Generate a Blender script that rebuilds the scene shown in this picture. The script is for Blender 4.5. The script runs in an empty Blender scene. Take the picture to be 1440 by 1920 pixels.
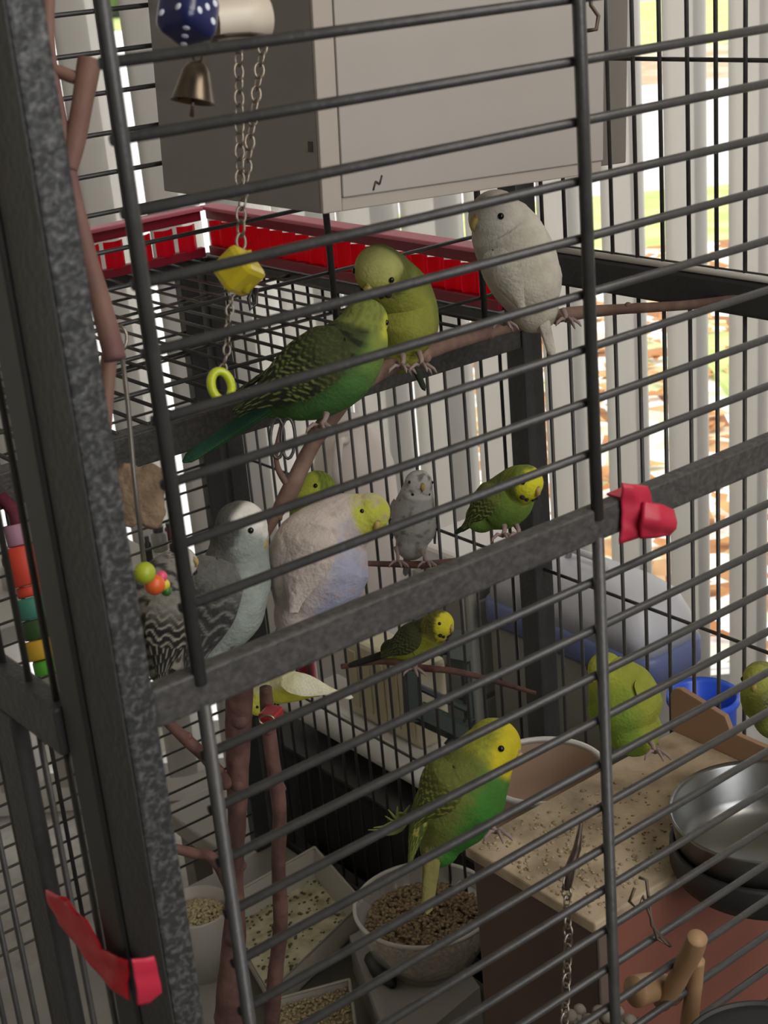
import bpy, math, random
from math import sin, cos, pi, sqrt
from mathutils import Vector as V, Matrix, noise
random.seed(7)
S = bpy.context.scene
COL = S.collection

# ------------------------------------------------------------------ camera
FPX = 2834.0
YAW, PITCH, ROLL = 0.6421, 0.3687, -0.0904
CAM = V((-0.1455, -0.4727, 0.0353))
Dv = V((sin(YAW)*cos(PITCH), cos(YAW)*cos(PITCH), -sin(PITCH)))
_r = V((cos(YAW), -sin(YAW), 0)); _u = _r.cross(Dv)
Rv = _r*cos(ROLL) + _u*sin(ROLL)
Uv = -_r*sin(ROLL) + _u*cos(ROLL)
cam = bpy.data.cameras.new('camera'); camo = bpy.data.objects.new('camera', cam); COL.objects.link(camo)
camo.matrix_world = Matrix(((Rv.x, Uv.x, -Dv.x, CAM.x), (Rv.y, Uv.y, -Dv.y, CAM.y), (Rv.z, Uv.z, -Dv.z, CAM.z), (0, 0, 0, 1)))
cam.sensor_fit = 'VERTICAL'; cam.sensor_height = 36; cam.sensor_width = 27
cam.lens = FPX/1920*36
cam.clip_start = 0.02; cam.clip_end = 200
cam.dof.use_dof = True; cam.dof.focus_distance = 1.12; cam.dof.aperture_fstop = 24
S.camera = camo

# ------------------------------------------------------------------ world, lights, exposure
W = bpy.data.worlds.new('overcast_sky'); S.world = W; W.use_nodes = True
nt = W.node_tree; bg = nt.nodes['Background']
sky = nt.nodes.new('ShaderNodeTexSky'); sky.sky_type = 'HOSEK_WILKIE'; sky.turbidity = 8; sky.ground_albedo = .5
sky.sun_direction = V((.3, .75, .6)).normalized()
mxs = nt.nodes.new('ShaderNodeMix'); mxs.data_type = 'RGBA'; mxs.inputs[0].default_value = .85
mxs.inputs[7].default_value = (1.0, 1.0, 1.0, 1)
nt.links.new(sky.outputs[0], mxs.inputs[6]); nt.links.new(mxs.outputs[2], bg.inputs[0])
bg.inputs[1].default_value = 2.45

HF = V((sin(YAW), cos(YAW), 0)); HR = V((cos(YAW), -sin(YAW), 0))     # the room runs along these two
def rp(a, b, z): return V((CAM.x, CAM.y, 0)) + HF*a + HR*b + V((0, 0, z))   # room point: a ahead, b right
def area(name, loc, target, sx, sy, power, col):
    l = bpy.data.lights.new(name, 'AREA'); l.shape = 'RECTANGLE'; l.size = sx; l.size_y = sy; l.energy = power; l.color = col
    o = bpy.data.objects.new(name, l); COL.objects.link(o); o.location = loc
    o.rotation_euler = (V(target)-V(loc)).to_track_quat('-Z', 'Y').to_euler(); return o
area('fill_light_high', rp(.2, 1.0, .95), rp(1.0, .1, -.8), .9, .6, 14.0, (1, .93, .84))  # added warm fill from high right, not a known lamp
area('fill_light_side', rp(-.9, 1.2, .45), rp(1.0, .1, -.5), 1.2, 1.0, 23.0, (.95, .97, 1))  # added cool fill from behind right, no window stands there

vs = S.view_settings; vs.view_transform = 'Standard'; vs.look = 'None'; vs.gamma = 1; vs.use_curve_mapping = False
vs.exposure = 0.0

# ------------------------------------------------------------------ helpers
def ray(x, y): return Dv + Rv*((x-720)/FPX) - Uv*((y-960)/FPX)
def at(x, y, t): return CAM + ray(x, y)*t
def onp(ax, v, x, y):
    q = ray(x, y); return CAM + q*((v-CAM[ax])/q[ax])
def vw(r, u, c): return (Rv*r + Uv*u - Dv*c).normalized()     # right, up, towards the camera

def srgb(h):
    if isinstance(h, str):
        c = [int(h[i:i+2], 16)/255 for i in (0, 2, 4)]
    else: c = [k/255 for k in h]
    return tuple((k/12.92 if k <= .04045 else ((k+.055)/1.055)**2.4) for k in c)

MATS = {}
def mat(name, col, rough=.6, metal=0, bump=0, bscale=80, var=0, vscale=8, col2=None, trans=0, alpha=1, spec=.5, attr=False, translucent=0, vdet=3, emit=0, coat=0):
    if name in MATS: return MATS[name]
    m = bpy.data.materials.new(name); m.use_nodes = True; MATS[name] = m
    n = m.node_tree.nodes; L = m.node_tree.links; b = n['Principled BSDF']
    c = (*col, 1)
    b.inputs['Base Color'].default_value = c; b.inputs['Roughness'].default_value = rough; b.inputs['Metallic'].default_value = metal
    b.inputs['Specular IOR Level'].default_value = spec; b.inputs['Transmission Weight'].default_value = trans; b.inputs['Alpha'].default_value = alpha
    b.inputs['Coat Weight'].default_value = coat
    tc = n.new('ShaderNodeTexCoord'); src = None
    if attr:
        a = n.new('ShaderNodeAttribute'); a.attribute_name = 'Col'; src = a.outputs['Color']
    if var or col2:
        t = n.new('ShaderNodeTexNoise'); t.inputs['Scale'].default_value = vscale; t.inputs['Detail'].default_value = vdet
        L.new(tc.outputs['Object'], t.inputs['Vector'])
        mx = n.new('ShaderNodeMix'); mx.data_type = 'RGBA'
        rr = n.new('ShaderNodeMapRange'); rr.inputs[1].default_value = .4; rr.inputs[2].default_value = .65
        L.new(t.outputs['Fac'], rr.inputs[0]); L.new(rr.outputs[0], mx.inputs[0])
        mx.inputs[6].default_value = c
        c2 = col2 if col2 else tuple(k*(1-var) for k in col)
        mx.inputs[7].default_value = (*c2, 1)
        if src is not None:
            mm = n.new('ShaderNodeMix'); mm.data_type = 'RGBA'; mm.blend_type = 'MULTIPLY'; mm.inputs[0].default_value = 1
            L.new(src, mm.inputs[6]); L.new(mx.outputs[2], mm.inputs[7]); src = mm.outputs[2]
        else: src = mx.outputs[2]
    if src is not None: L.new(src, b.inputs['Base Color'])
    if bump:
        t = n.new('ShaderNodeTexNoise'); t.inputs['Scale'].default_value = bscale; t.inputs['Detail'].default_value = 3
        L.new(tc.outputs['Object'], t.inputs['Vector'])
        bp = n.new('ShaderNodeBump'); bp.inputs['Strength'].default_value = bump; bp.inputs['Distance'].default_value = .002
        L.new(t.outputs['Fac'], bp.inputs['Height']); L.new(bp.outputs[0], b.inputs['Normal'])
    if translucent:
        tr = n.new('ShaderNodeBsdfTranslucent'); tr.inputs[0].default_value = c
        ms = n.new('ShaderNodeMixShader'); ms.inputs[0].default_value = translucent
        L.new(b.outputs[0], ms.inputs[1]); L.new(tr.outputs[0], ms.inputs[2])
        L.new(ms.outputs[0], n['Material Output'].inputs[0])
    return m

def hammertone():
    m = mat('hammertone_powder_coat', srgb('3a3a3c'), .45, bump=.6, bscale=160)
    n = m.node_tree.nodes; L = m.node_tree.links; b = n['Principled BSDF']
    tc = n.new('ShaderNodeTexCoord'); t = n.new('ShaderNodeTexNoise'); t.inputs['Scale'].default_value = 380; t.inputs['Detail'].default_value = 3
    t.inputs['Distortion'].default_value = .5
    cr = n.new('ShaderNodeValToRGB'); cr.color_ramp.elements[0].position = .46; cr.color_ramp.elements[1].position = .80
    cr.color_ramp.elements[0].color = (*srgb('2b2c2d'), 1); cr.color_ramp.elements[1].color = (*srgb('646463'), 1)
    L.new(tc.outputs['Object'], t.inputs['Vector']); L.new(t.outputs['Fac'], cr.inputs[0]); L.new(cr.outputs[0], b.inputs['Base Color'])
    return m

class MB:
    def __init__(s): s.v = []; s.f = []; s.c = []
    def add(s, vs, fs, cols=None):
        o = len(s.v); s.v += [tuple(p) for p in vs]; s.f += [tuple(i+o for i in f) for f in fs]
        if cols: s.c += cols
        return s
    def box(s, a, b, M=None, taper=1.0):
        x0, y0, z0 = a; x1, y1, z1 = b
        vs = [V((x, y, z)) for z in (z0, z1) for y in (y0, y1) for x in (x0, x1)]
        if taper != 1:
            cx, cy = (x0+x1)/2, (y0+y1)/2
            for i in range(4): vs[i] = V((cx+(vs[i].x-cx)*taper, cy+(vs[i].y-cy)*taper, z0))
        if M is not None: vs = [M @ p for p in vs]
        return s.add(vs, [(0, 2, 3, 1), (4, 5, 7, 6), (0, 1, 5, 4), (2, 6, 7, 3), (0, 4, 6, 2), (1, 3, 7, 5)])
    def tube(s, pts, rad, n=10, cap=True, sq=None):
        pts = [V(p) for p in pts]; m = len(pts)
        if not hasattr(rad, '__len__'): rad = [rad]*m
        T0 = (pts[1]-pts[0]).normalized(); ref = V((0, 0, 1)) if abs(T0.z) < .9 else V((1, 0, 0))
        A = ref.cross(T0).normalized(); vs = []; fs = []
        for i, p in enumerate(pts):
            T = (pts[min(i+1, m-1)]-pts[max(i-1, 0)]).normalized()
            A = (A-T*A.dot(T)).normalized(); B = T.cross(A)
            for k in range(n):
                a = 2*pi*k/n; vs.append(p+(A*cos(a)+B*sin(a))*rad[i])
        for i in range(m-1):
            for k in range(n):
                fs.append((i*n+k, i*n+(k+1) % n, (i+1)*n+(k+1) % n, (i+1)*n+k))
        if cap: fs.append(tuple(reversed(range(n)))); fs.append(tuple((m-1)*n+k for k in range(n)))
        return s.add(vs, fs)
    def lathe(s, prof, n=40, c=(0, 0, 0), M=None, a0=0):
        vs = []; fs = []; m = len(prof); c = V(c)
        for r, z in prof:
            for k in range(n):
                a = a0+2*pi*k/n; p = V((r*cos(a), r*sin(a), z))
                vs.append((M @ p if M is not None else p)+c)
        for i in range(m-1):
            for k in range(n): fs.append((i*n+k, i*n+(k+1) % n, (i+1)*n+(k+1) % n, (i+1)*n+k))
        return s.add(vs, fs)
    def ball(s, c, r, n=16, m=10, sc=(1, 1, 1), M=None):
        prof = [(max(1e-5, sin(pi*i/m))*r, -cos(pi*i/m)*r) for i in range(m+1)]
        SM = Matrix.Diagonal((*sc,)).to_3x3()
        if M is not None: SM = M.to_3x3() @ SM
        return s.lathe(prof, n, c, SM)
    def prism(s, poly, d, M=None):      # poly in xy, extruded 0..d in z
        n = len(poly); vs = [V((x, y, 0)) for x, y in poly]+[V((x, y, d)) for x, y in poly]
        if M is not None: vs = [M @ p for p in vs]
        return s.add(vs, [tuple(reversed(range(n))), tuple(range(n, 2*n))]+[(k, (k+1) % n, n+(k+1) % n, n+k) for k in range(n)])
    def build(s, name, m, parent=None, smooth=True, bevel=0, label=None, kind=None, org=None):
        me = bpy.data.meshes.new(name)
        o = org if org is not None else V((0, 0, 0))
        me.from_pydata([tuple(V(p)-o) for p in s.v], [], s.f); me.update()
        if s.c:
            ca = me.color_attributes.new('Col', 'FLOAT_COLOR', 'POINT')
            fl = []
            for c in s.c: fl += [c[0], c[1], c[2], 1.0]
            ca.data.foreach_set('color', fl)
        me.polygons.foreach_set('use_smooth', [smooth]*len(me.polygons))
        if m: me.materials.append(m)
        ob = bpy.data.objects.new(name, me); COL.objects.link(ob); ob.location = o
        if parent:
            ob.parent = parent; ob.location = o-wloc(parent)
        if bevel:
            b = ob.modifiers.new('bevel', 'BEVEL'); b.width = bevel; b.segments = 2; b.limit_method = 'ANGLE'; b.angle_limit = .7
        if label: ob['label'] = label
        if kind: ob['kind'] = kind
        return ob
def wloc(o):
    p = V(o.location)
    while o.parent: o = o.parent; p += o.location
    return p
def tag(o, label, cat, group=None):
    o['label'] = label; o['category'] = cat
    if group: o['group'] = group
    return o
def empty(name, loc, label, cat, group=None):
    o = bpy.data.objects.new(name, None); COL.objects.link(o); o.location = loc; o.empty_display_size = .02
    return tag(o, label, cat, group)
def struct(o): o['kind'] = 'structure'; return o
def bez(pts, n=8):                     # catmull-rom through tuples
    out = []; m = len(pts)
    for i in range(m-1):
        p0, p1, p2, p3 = pts[max(i-1, 0)], pts[i], pts[i+1], pts[min(i+2, m-1)]
        for k in range(n):
            t = k/n; out.append(tuple(.5*((2*b)+(-a+c)*t+(2*a-5*b+4*c-d)*t*t+(-a+3*b-3*c+d)*t**3) for a, b, c, d in zip(p0, p1, p2, p3)))
    out.append(tuple(pts[-1])); return out
def frameM(org, x, y):                 # matrix with local x,y axes given
    x = x.normalized(); z = x.cross(y).normalized(); y = z.cross(x)
    return Matrix(((x.x, y.x, z.x, org.x), (x.y, y.y, z.y, org.y), (x.z, y.z, z.z, org.z), (0, 0, 0, 1)))

HAM = hammertone()
CAGE = mat('dark_cage_wire', srgb('3d3c3b'), .42, bump=.15, bscale=300, var=.25, vscale=60)
FRAME = mat('dark_cage_frame', srgb('343536'), .5, bump=.3, bscale=260, var=.2, vscale=40)
RAIL = mat('faintly_speckled_rail', srgb('353331'), .6, bump=.4, bscale=260, col2=srgb('454341'), vscale=300)
SILV = mat('nickel_chain_metal', srgb('958c80'), .32, 1)
WHITEP = mat('white_plastic', srgb('dcdad6'), .45)
BARK = mat('reddish_bark', srgb('4e332e'), .75, bump=.6, bscale=120, col2=srgb('6c4c42'), vscale=55)
BARK2 = mat('grey_brown_bark', srgb('6b5146'), .8, bump=.6, bscale=120, col2=srgb('836a5c'), vscale=55)
BLACKP = mat('black_plastic', srgb('262626'), .5, var=.2, vscale=20)

SP = 0.0254
X0, X1, YB, YF = 0.080, 0.698, 0.4422, 0.93
ZR = -0.2345          # mid rail centre height
ZROOF = -0.279
ZFL = -1.02
ZTOP = 0.17

# ------------------------------------------------------------------ the room
FLZ, CLZ = -1.6, 1.15
carpet = mat('grey_carpet', srgb('8d8880'), .95, bump=.6, bscale=300, var=.2, vscale=30)
paint = mat('off_white_wall_paint', srgb('cfc9bf'), .85, bump=.1, bscale=200)
def rbox(name, a0, a1, b0, b1, z0, z1, m, parent=None, bevel=0):
    mb = MB(); vs = [rp(a, b, z) for z in (z0, z1) for b in (b0, b1) for a in (a0, a1)]
    mb.add(vs, [(0, 2, 3, 1), (4, 5, 7, 6), (0, 1, 5, 4), (2, 6, 7, 3), (0, 4, 6, 2), (1, 3, 7, 5)])
    return mb.build(name, m, parent, smooth=False, bevel=bevel)
WD = 2.72
struct(rbox('floor', -1.6, WD+.1, -2.3, 2.3, FLZ-.1, FLZ, carpet))
struct(rbox('ceiling', -1.6, WD+.1, -2.3, 2.3, CLZ, CLZ+.1, paint))
struct(rbox('wall_left', -1.6, WD+.1, -2.4, -2.3, FLZ, CLZ, paint))
struct(rbox('wall_right', -1.6, WD+.1, 2.3, 2.4, FLZ, CLZ, paint))
struct(rbox('wall_rear', -1.7, -1.6, -2.4, 2.4, FLZ, CLZ, paint))
struct(rbox('wall_window', WD, WD+.1, -2.3, 2.3, CLZ-.25, CLZ, paint))
struct(rbox('baseboard_window', WD-.02, WD+.1, -2.3, 2.3, FLZ, FLZ+.09, mat('white_trim', srgb('dddbd6'), .5)))
upvc = mat('white_window_frame', srgb('e4e2dc'), .4)
wn = MB()
win = rbox('window_1', WD+.03, WD+.08, -2.3, 2.3, FLZ+.09, FLZ+.15, upvc); struct(win)
for b in (-2.25, -.78, .02, 2.25): rbox('window_frame', WD+.03, WD+.08, b-.03, b+.03, FLZ+.1, CLZ-.25, upvc, win)
glass = mat('window_glass', (.9, .95, .94), .03, alpha=.04)
for b0, b1 in ((-2.22, -.81), (-.75, -.01), (.05, 2.22)): rbox('pane', WD+.053, WD+.057, b0, b1, FLZ+.15, CLZ-.25, glass, win)

# ------------------------------------------------------------------ outdoors
GZ = FLZ-.12
def ground(name, a0, a1, b0, b1, m, z=0):
    return struct(rbox(name, a0, a1, b0, b1, GZ-.05, GZ+z, m))
lf = mat('leaf_strewn_gravel', srgb('cfae88'), .95)
_n = lf.node_tree.nodes; _l = lf.node_tree.links
_tc = _n.new('ShaderNodeTexCoord'); _v = _n.new('ShaderNodeTexVoronoi'); _v.inputs['Scale'].default_value = 9
_rs = _n.new('ShaderNodeSeparateColor'); _cr = _n.new('ShaderNodeValToRGB'); el = _cr.color_ramp.elements
el[0].position = 0; el[0].color = (*srgb('8a5a30'), 1); el[1].position = 1; el[1].color = (*srgb('ffffff'), 1)
for p, c in ((.15, 'b07a48'), (.3, 'd8b88a'), (.42, 'f4ead8'), (.55, 'ffffff'), (.68, 'c6d090'), (.8, 'ffffff')):
    e = el.new(p); e.color = (*srgb(c), 1)
_l.new(_tc.outputs['Object'], _v.inputs['Vector']); _l.new(_v.outputs['Color'], _rs.inputs[0]); _l.new(_rs.outputs[0], _cr.inputs[0])
_l.new(_cr.outputs[0], _n['Principled BSDF'].inputs['Base Color'])
conc = mat('pale_concrete', srgb('e6e4e0'), .9, var=.08, vscale=3)
lawn = mat('lawn_grass', srgb('aebf6a'), .95, bump=.8, bscale=60, col2=srgb('cdd68e'), vscale=4)
ground('trim_ground_leaves', WD+.1, 8.2, .2, 9, lf)
ground('trim_ground_lawn', 8.2, 9.9, .2, 14, lawn)
ground('trim_ground_path', 9.9, 16, .2, 20, conc)
ground('trim_ground_border', 16, 20, .2, 26, mat('dry_leafy_border', srgb('b39a78'), .95, col2=srgb('d8c8b0'), vscale=2))
ground('trim_ground_far_lawn', 20, 30, .2, 40, lawn)
ground('trim_ground_road', 30, 38, -4, 50, mat('grey_road', srgb('a9a9a4'), .9))
ground('trim_ground_meadow', 38, 90, -20, 80, lawn)
ground('trim_ground_patio', WD+.1, 30, -14, .2, conc)
struct(rbox('trim_lawn_patch', 4.9, 6.2, 1.33, 4.5, GZ, GZ+.03, lawn))
grp = 'fallen leaves on the gravel'
lm = MB()
for i in range(900):
    a = random.uniform(3.2, 8); b = random.uniform(.25, 2.6); c = rp(a, b, GZ+.01+random.random()*.02); q = random.random()*6.28; L = random.uniform(.03, .07)
    e1 = (HF*cos(q)+HR*sin(q))*L; e2 = (HR*cos(q)-HF*sin(q))*L*.5
    lm.add([c-e1, c-e2*.9+V((0, 0, .012)), c+e1*.9, c+e2+V((0, 0, .01))], [(0, 1, 2, 3)])
o = lm.build('fallen_leaves', mat('dry_leaf', srgb('b8773c'), .8, col2=srgb('d9b070'), vscale=3), smooth=False)
tag(o, 'dry brown leaves scattered over the gravel beyond the blinds', 'leaves'); o['kind'] = 'stuff'
# a garden hedge far off
hb = MB()
for i in range(60):
    c = rp(44+random.random()*3, -14+i*.9, GZ+.8+random.random()*.5)
    hb.ball(c, 1.1+random.random()*.4, 10, 7)
o = hb.build('hedge', mat('hedge_leaves', srgb('6f8a42'), .95, bump=1, bscale=8, col2=srgb('93a860'), vscale=2)); tag(o, 'low green hedge beyond the lawn far outside the window', 'hedge')

# ------------------------------------------------------------------ vertical blinds
blind = empty('vertical_blind', rp(WD-.12, 0, CLZ-.3), 'white vertical blind of wide fabric slats across the patio window', 'blind')
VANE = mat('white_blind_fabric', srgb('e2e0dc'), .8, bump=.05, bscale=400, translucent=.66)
VANE2 = mat('white_blind_fabric_shaded', srgb('d6d4d0'), .85, bump=.05, bscale=400, translucent=.20)  # same fabric made duller, paints the shaded half of each slat
PER = .1095
def vane(b, ang, w=.098, bot=FLZ+.13, dark=1):
    mb = MB(); n = 8; vs = []; 
    f = HR*cos(ang)+HF*sin(ang); nrm = -HF*cos(ang)+HR*sin(ang)
    c = rp(WD-.12, b, 0)
    for z in (CLZ-.32, bot):
        for k in range(n+1):
            u = k/n*2-1; p = c+f*(u*w/2)+nrm*(.022*(1-u*u)); vs.append(V((p.x, p.y, z)))
    mb.add(vs, [(k, k+1, n+2+k, n+1+k) for k in range(n)])
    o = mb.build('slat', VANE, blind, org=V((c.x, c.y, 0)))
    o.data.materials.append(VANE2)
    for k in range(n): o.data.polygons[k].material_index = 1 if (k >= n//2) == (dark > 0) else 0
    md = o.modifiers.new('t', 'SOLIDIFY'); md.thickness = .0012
def bpx(x): return (x-720)/FPX*2.5     # px at mid-height to metres right of centre
rbox('head_rail', WD-.15, WD-.09, -2.2, 2.2, CLZ-.32, CLZ-.27, upvc, blind)
k = -13
centres = []
b = bpx(1232)+.004
bs = [b+PER*i for i in range(-19, 10)]
for b in bs:
    x = 720+b/2.5*FPX
    if x > 1015: ang = .50; w = .094
    elif x < 470: ang = .60; w = .100
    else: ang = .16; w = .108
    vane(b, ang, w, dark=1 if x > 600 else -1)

# ------------------------------------------------------------------ the two joined cages
cage = empty('bird_cage', (X1/2, YB/2, ZFL), 'dark grey hammertone front flight cage of horizontal bars holding most of the budgies', 'cage')
cage2 = empty('bird_cage', (X1/2, (YB+YF)/2, ZFL), 'lower dark wire cage joined behind, its flat wire roof under red panels', 'cage')
_unit = {}
def bar(name, a, b, r, parent, m=CAGE, n=8, label=None):
    a, b = V(a), V(b); L = (b-a).length; key = (round(L, 4), r, n, m.name)
    if key not in _unit:
        mb = MB(); mb.tube([(0, 0, 0), (0, 0, L)], r, n); me_o = mb.build(name, m); _unit[key] = me_o.data; bpy.data.objects.remove(me_o)
    o = bpy.data.objects.new(name, _unit[key]); COL.objects.link(o)
    o.rotation_euler = (b-a).to_track_quat('Z', 'Y').to_euler(); o.parent = parent; o.location = a-wloc(parent)
    if label: o['label'] = label
    return o
def sbox(name, a, b, parent, m=FRAME, bevel=.0015, label=None):
    c = (V(a)+V(b))/2
    return MB().box(a, b).build(name, m, parent, smooth=False, bevel=bevel, org=c, label=label)
R0 = .0016
# frame
sbox('corner_post', (.0752, -.003, ZFL-.031), (.0888, .028, ZTOP), cage, HAM, label='speckled hammertone corner post')
sbox('side_face', (.0745, -.0022, ZFL-.031), (.0751, .0275, ZTOP), cage, FRAME, bevel=0)
sbox('door_post', (.0728, .0290, ZFL-.031), (.082, .050, ZTOP), cage, BLACKP)
sbox('corner_post', (X1-.008, YB-.012, ZFL), (X1+.014, YB+.010, ZTOP), cage, FRAME)
sbox('front_rail', (.0885, -.002, -.2460), (X1+.01, .0065, -.2290), cage, RAIL, label='speckled front middle rail')
sbox('side_rail', (X1-.004, .02, -.2455), (X1+.012, YB-.012, -.219), cage, FRAME, bevel=.003)
sbox('side_rail', (.070, .051, -.272), (.080, YB, -.2495), cage, FRAME)
sbox('back_rail', (.080, YB-.010, ZROOF-.024), (X1-.008, YB+.008, ZROOF+.001), cage, RAIL, label='speckled back rail above the opening')
bar('side_rail_highlight', (X1-.001, .02, -.2165), (X1-.001, YB-.012, -.2165), .0026, cage, mat('painted_highlight', srgb('e0ddd6'), .4, .1), label='pale bar painted as a highlight along the side rail')  # pale colour stands in for the highlight on top of the rail
# front bars
for k in range(-4, 9): bar('bar', (.1088, 0.004, -k*SP), (X1, 0.004, -k*SP), .00215, cage)
for k in range(0, 29): bar('bar', (.1088, 0.004, -.2689-k*SP), (X1, 0.004, -.2689-k*SP), .00215, cage)
for x in (.1099, .3325, .5550):
    bar('upright', (x, -.0012, -.2345), (x, -.0012, ZTOP), .0030, cage)
    bar('upright', (x+.0006, -.0005, ZFL), (x+.0006, -.0005, -.2440), .0030, cage)
# right wall
ys = [YB-.0334-i*SP for i in range(0, 16)]
for y in ys:
    bar('wire', (X1, y, ZFL), (X1, y, -.2455), R0, cage)
    bar('wire', (X1, y, -.219), (X1, y, ZTOP), R0, cage)
for z in (-.0695, -.215, -.508, -.79): bar('cross_wire', (X1+.003, .02, z), (X1+.003, YB-.012, z), R0, cage)
# left wall
for i in range(0, 15):
    y = .0580+i*SP
    bar('wire', (.075, y, -.2495), (.075, y, ZTOP), R0, cage)
    bar('wire', (.075, y, ZFL), (.075, y, -.272), R0, cage)
sbox('door_frame', (.070, .100, ZFL), (.078, .122, -.272), cage, FRAME)
# upper back wall
for k in range(-6, 11): bar('bar', (.085, YB, -k*SP), (X1-.008, YB, -k*SP), R0, cage)
for x in (.130, .345, .508, .657): bar('upright', (x, YB-.003, ZROOF), (x, YB-.003, ZTOP), .0026, cage)
# floor tray
TRAY = mat('grey_cage_tray', srgb('8a8780'), .5, var=.2, vscale=9)
sbox('tray', (.09, .02, ZFL-.012), (X1-.006, YB, ZFL), cage, TRAY)
# rear cage
sbox('corner_post', (X1-.012, YF-.010, ZFL), (X1+.010, YF+.014, ZROOF), cage2, FRAME)
sbox('corner_post', (X1-.012-.028, YF-.004, ZFL), (X1-.012-.006, YF+.010, ZROOF), cage2, FRAME)
sbox('roof_rail', (X1-.008, YB+.012, ZROOF-.010), (X1+.010, YF-.01, ZROOF+.002), cage2, FRAME)
sbox('roof_rail', (.075, YF-.008, ZROOF-.010), (X1-.012, YF+.010, ZROOF+.002), cage2, FRAME)
sbox('roof_rail', (.068, YB+.008, ZROOF-.010), (.080, YF, ZROOF+.002), cage2, FRAME)
for i in range(1, 24): bar('roof_wire', (.085+i*SP, YB, ZROOF+.001), (.085+i*SP, YF, ZROOF+.001), R0, cage2)
for y in (YB+.16, YB+.325): bar('cross_wire', (.08, y, ZROOF-.002), (X1, y, ZROOF-.002), R0, cage2)
for i in range(18): bar('wire', (X1, YB+.027+i*SP, ZFL), (X1, YB+.027+i*SP, ZROOF-.01), R0, cage2)
for z in (-.508, -.79): bar('cross_wire', (X1+.003, YB+.01, z), (X1+.003, YF, z), R0, cage2)
for k in range(0, 28): bar('bar', (.09, YF, -.305-k*SP), (X1-.036, YF, -.305-k*SP), R0, cage2)
for x in (.2, .42, .607): bar('upright', (x, YF-.003, ZFL), (x, YF-.003, ZROOF), .0026, cage2)
for i in range(18): bar('wire', (.075, YB+.027+i*SP, ZFL), (.075, YB+.027+i*SP, ZROOF-.01), R0, cage2)
sbox('tray', (.09, YB+.002, ZFL-.012), (X1-.006, YF, ZFL), cage2, TRAY)
sbox('bottom_rail', (X1-.004, .02, ZFL-.03), (X1+.012, YF, ZFL+.008), cage2, FRAME)
# the stand under both
stand = sbox('cage_stand', (.07, -.0, ZFL-.10), (X1+.012, YF+.01, ZFL-.032), None, FRAME); 
for x in (.08, X1-.01):
    for y in (.01, YF-.02): sbox('leg', (x, y, FLZ), (x+.02, y+.02, ZFL-.10), stand, FRAME)
tag(stand, 'dark metal stand carrying the two joined cages', 'stand')

# ------------------------------------------------------------------ red panels on the rear roof
RED = mat('red_plastic', srgb('f01c40'), .3, translucent=.6); REDD = mat('dark_red_plastic', srgb('8e1a30'), .4)
def redpanel(P, dx, length, label, gaps=True):
    root = empty('basket_panel', P, label, 'basket', 'red plastic basket sides on the rear cage roof')
    up = V((0, 0, 1)); n = dx.cross(up).normalized(); H = .055
    def bx(name, a0, a1, z0, z1, t0, t1, m):
        mb = MB(); vs = [P+dx*a+up*z+n*t for z in (z0, z1) for t in (t0, t1) for a in (a0, a1)]
        mb.add(vs, [(0, 2, 3, 1), (4, 5, 7, 6), (0, 1, 5, 4), (2, 6, 7, 3), (0, 4, 6, 2), (1, 3, 7, 5)])
        return mb.build(name, m, root, smooth=False, bevel=.001)
    bx('rim', 0, length, H-.004, H, -.010, .010, mat('pale_pink_rim', srgb('d87488'), .4))  # rim in a paler pink than the slats
    bx('band', 0, length, H-.015, H-.004, -.003, .003, REDD)
    bx('foot_band', 0, length, 0.002, .012, -.004, .004, REDD)
    k = 0; a = .004
    while a < length-.02:
        w = .0215
        mb = MB(); pts = []
        nn = 8
        vs = []
        for z in (.010, H-.017):
            for i in range(nn+1):
                u = i/nn; vs.append(P+dx*(a+w*u)+up*z+n*(.006*sin(pi*u)))
        for z in (.010, H-.017):
            for i in range(nn+1):
                u = i/nn; vs.append(P+dx*(a+w*u)+up*z+n*(.006*sin(pi*u)-.0015))
        q = nn+1; fs = [(i, i+1, q+i+1, q+i) for i in range(nn)]+[(2*q+i, 3*q+i, 3*q+i+1, 2*q+i+1) for i in range(nn)]
        mb.add(vs, fs); mb.build('slat', RED, root)
        a += w+((.0055 if k % 3 else .011) if gaps else .0008); k += 1
    return root
redpanel(V((X1-.008, YB+.012, ZROOF+.003)), V((0, 1, 0)), YF-YB-.036, 'long red slotted basket side along the right edge of the rear cage roof', gaps=False)
redpanel(V((.30, .905, ZROOF+.003)), V((1, 0, 0)), X1-.319, 'red slotted basket side along the far edge of the rear roof, lit from behind')

# ------------------------------------------------------------------ budgies
FEATH = mat('feathers', (1, 1, 1), .85, bump=.45, bscale=420, attr=True, var=.12, vscale=120, spec=.2)
EYE = mat('bird_eye', (.004, .004, .004), .15); BEAK = mat('bird_beak', srgb('a8904e'), .5); CERE = mat('bird_cere', srgb('7c6a64'), .6)
LEG = mat('bird_leg_skin', srgb('8d7a74'), .7, bump=.3, bscale=500)
SPOT = mat('black_throat_feather', srgb('1a1a1a'), .8)
def mixc(a, b, t):
    t = max(0, min(1, t)); return tuple(x*(1-t)+y*t for x, y in zip(a, b))
def sst(a, b, x):
    t = max(0, min(1, (x-a)/(b-a))); return t*t*(3-2*t)
def pal(**k): return {a: srgb(b) for a, b in k.items()}
def px_r(r, t): return r*t/FPX

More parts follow.
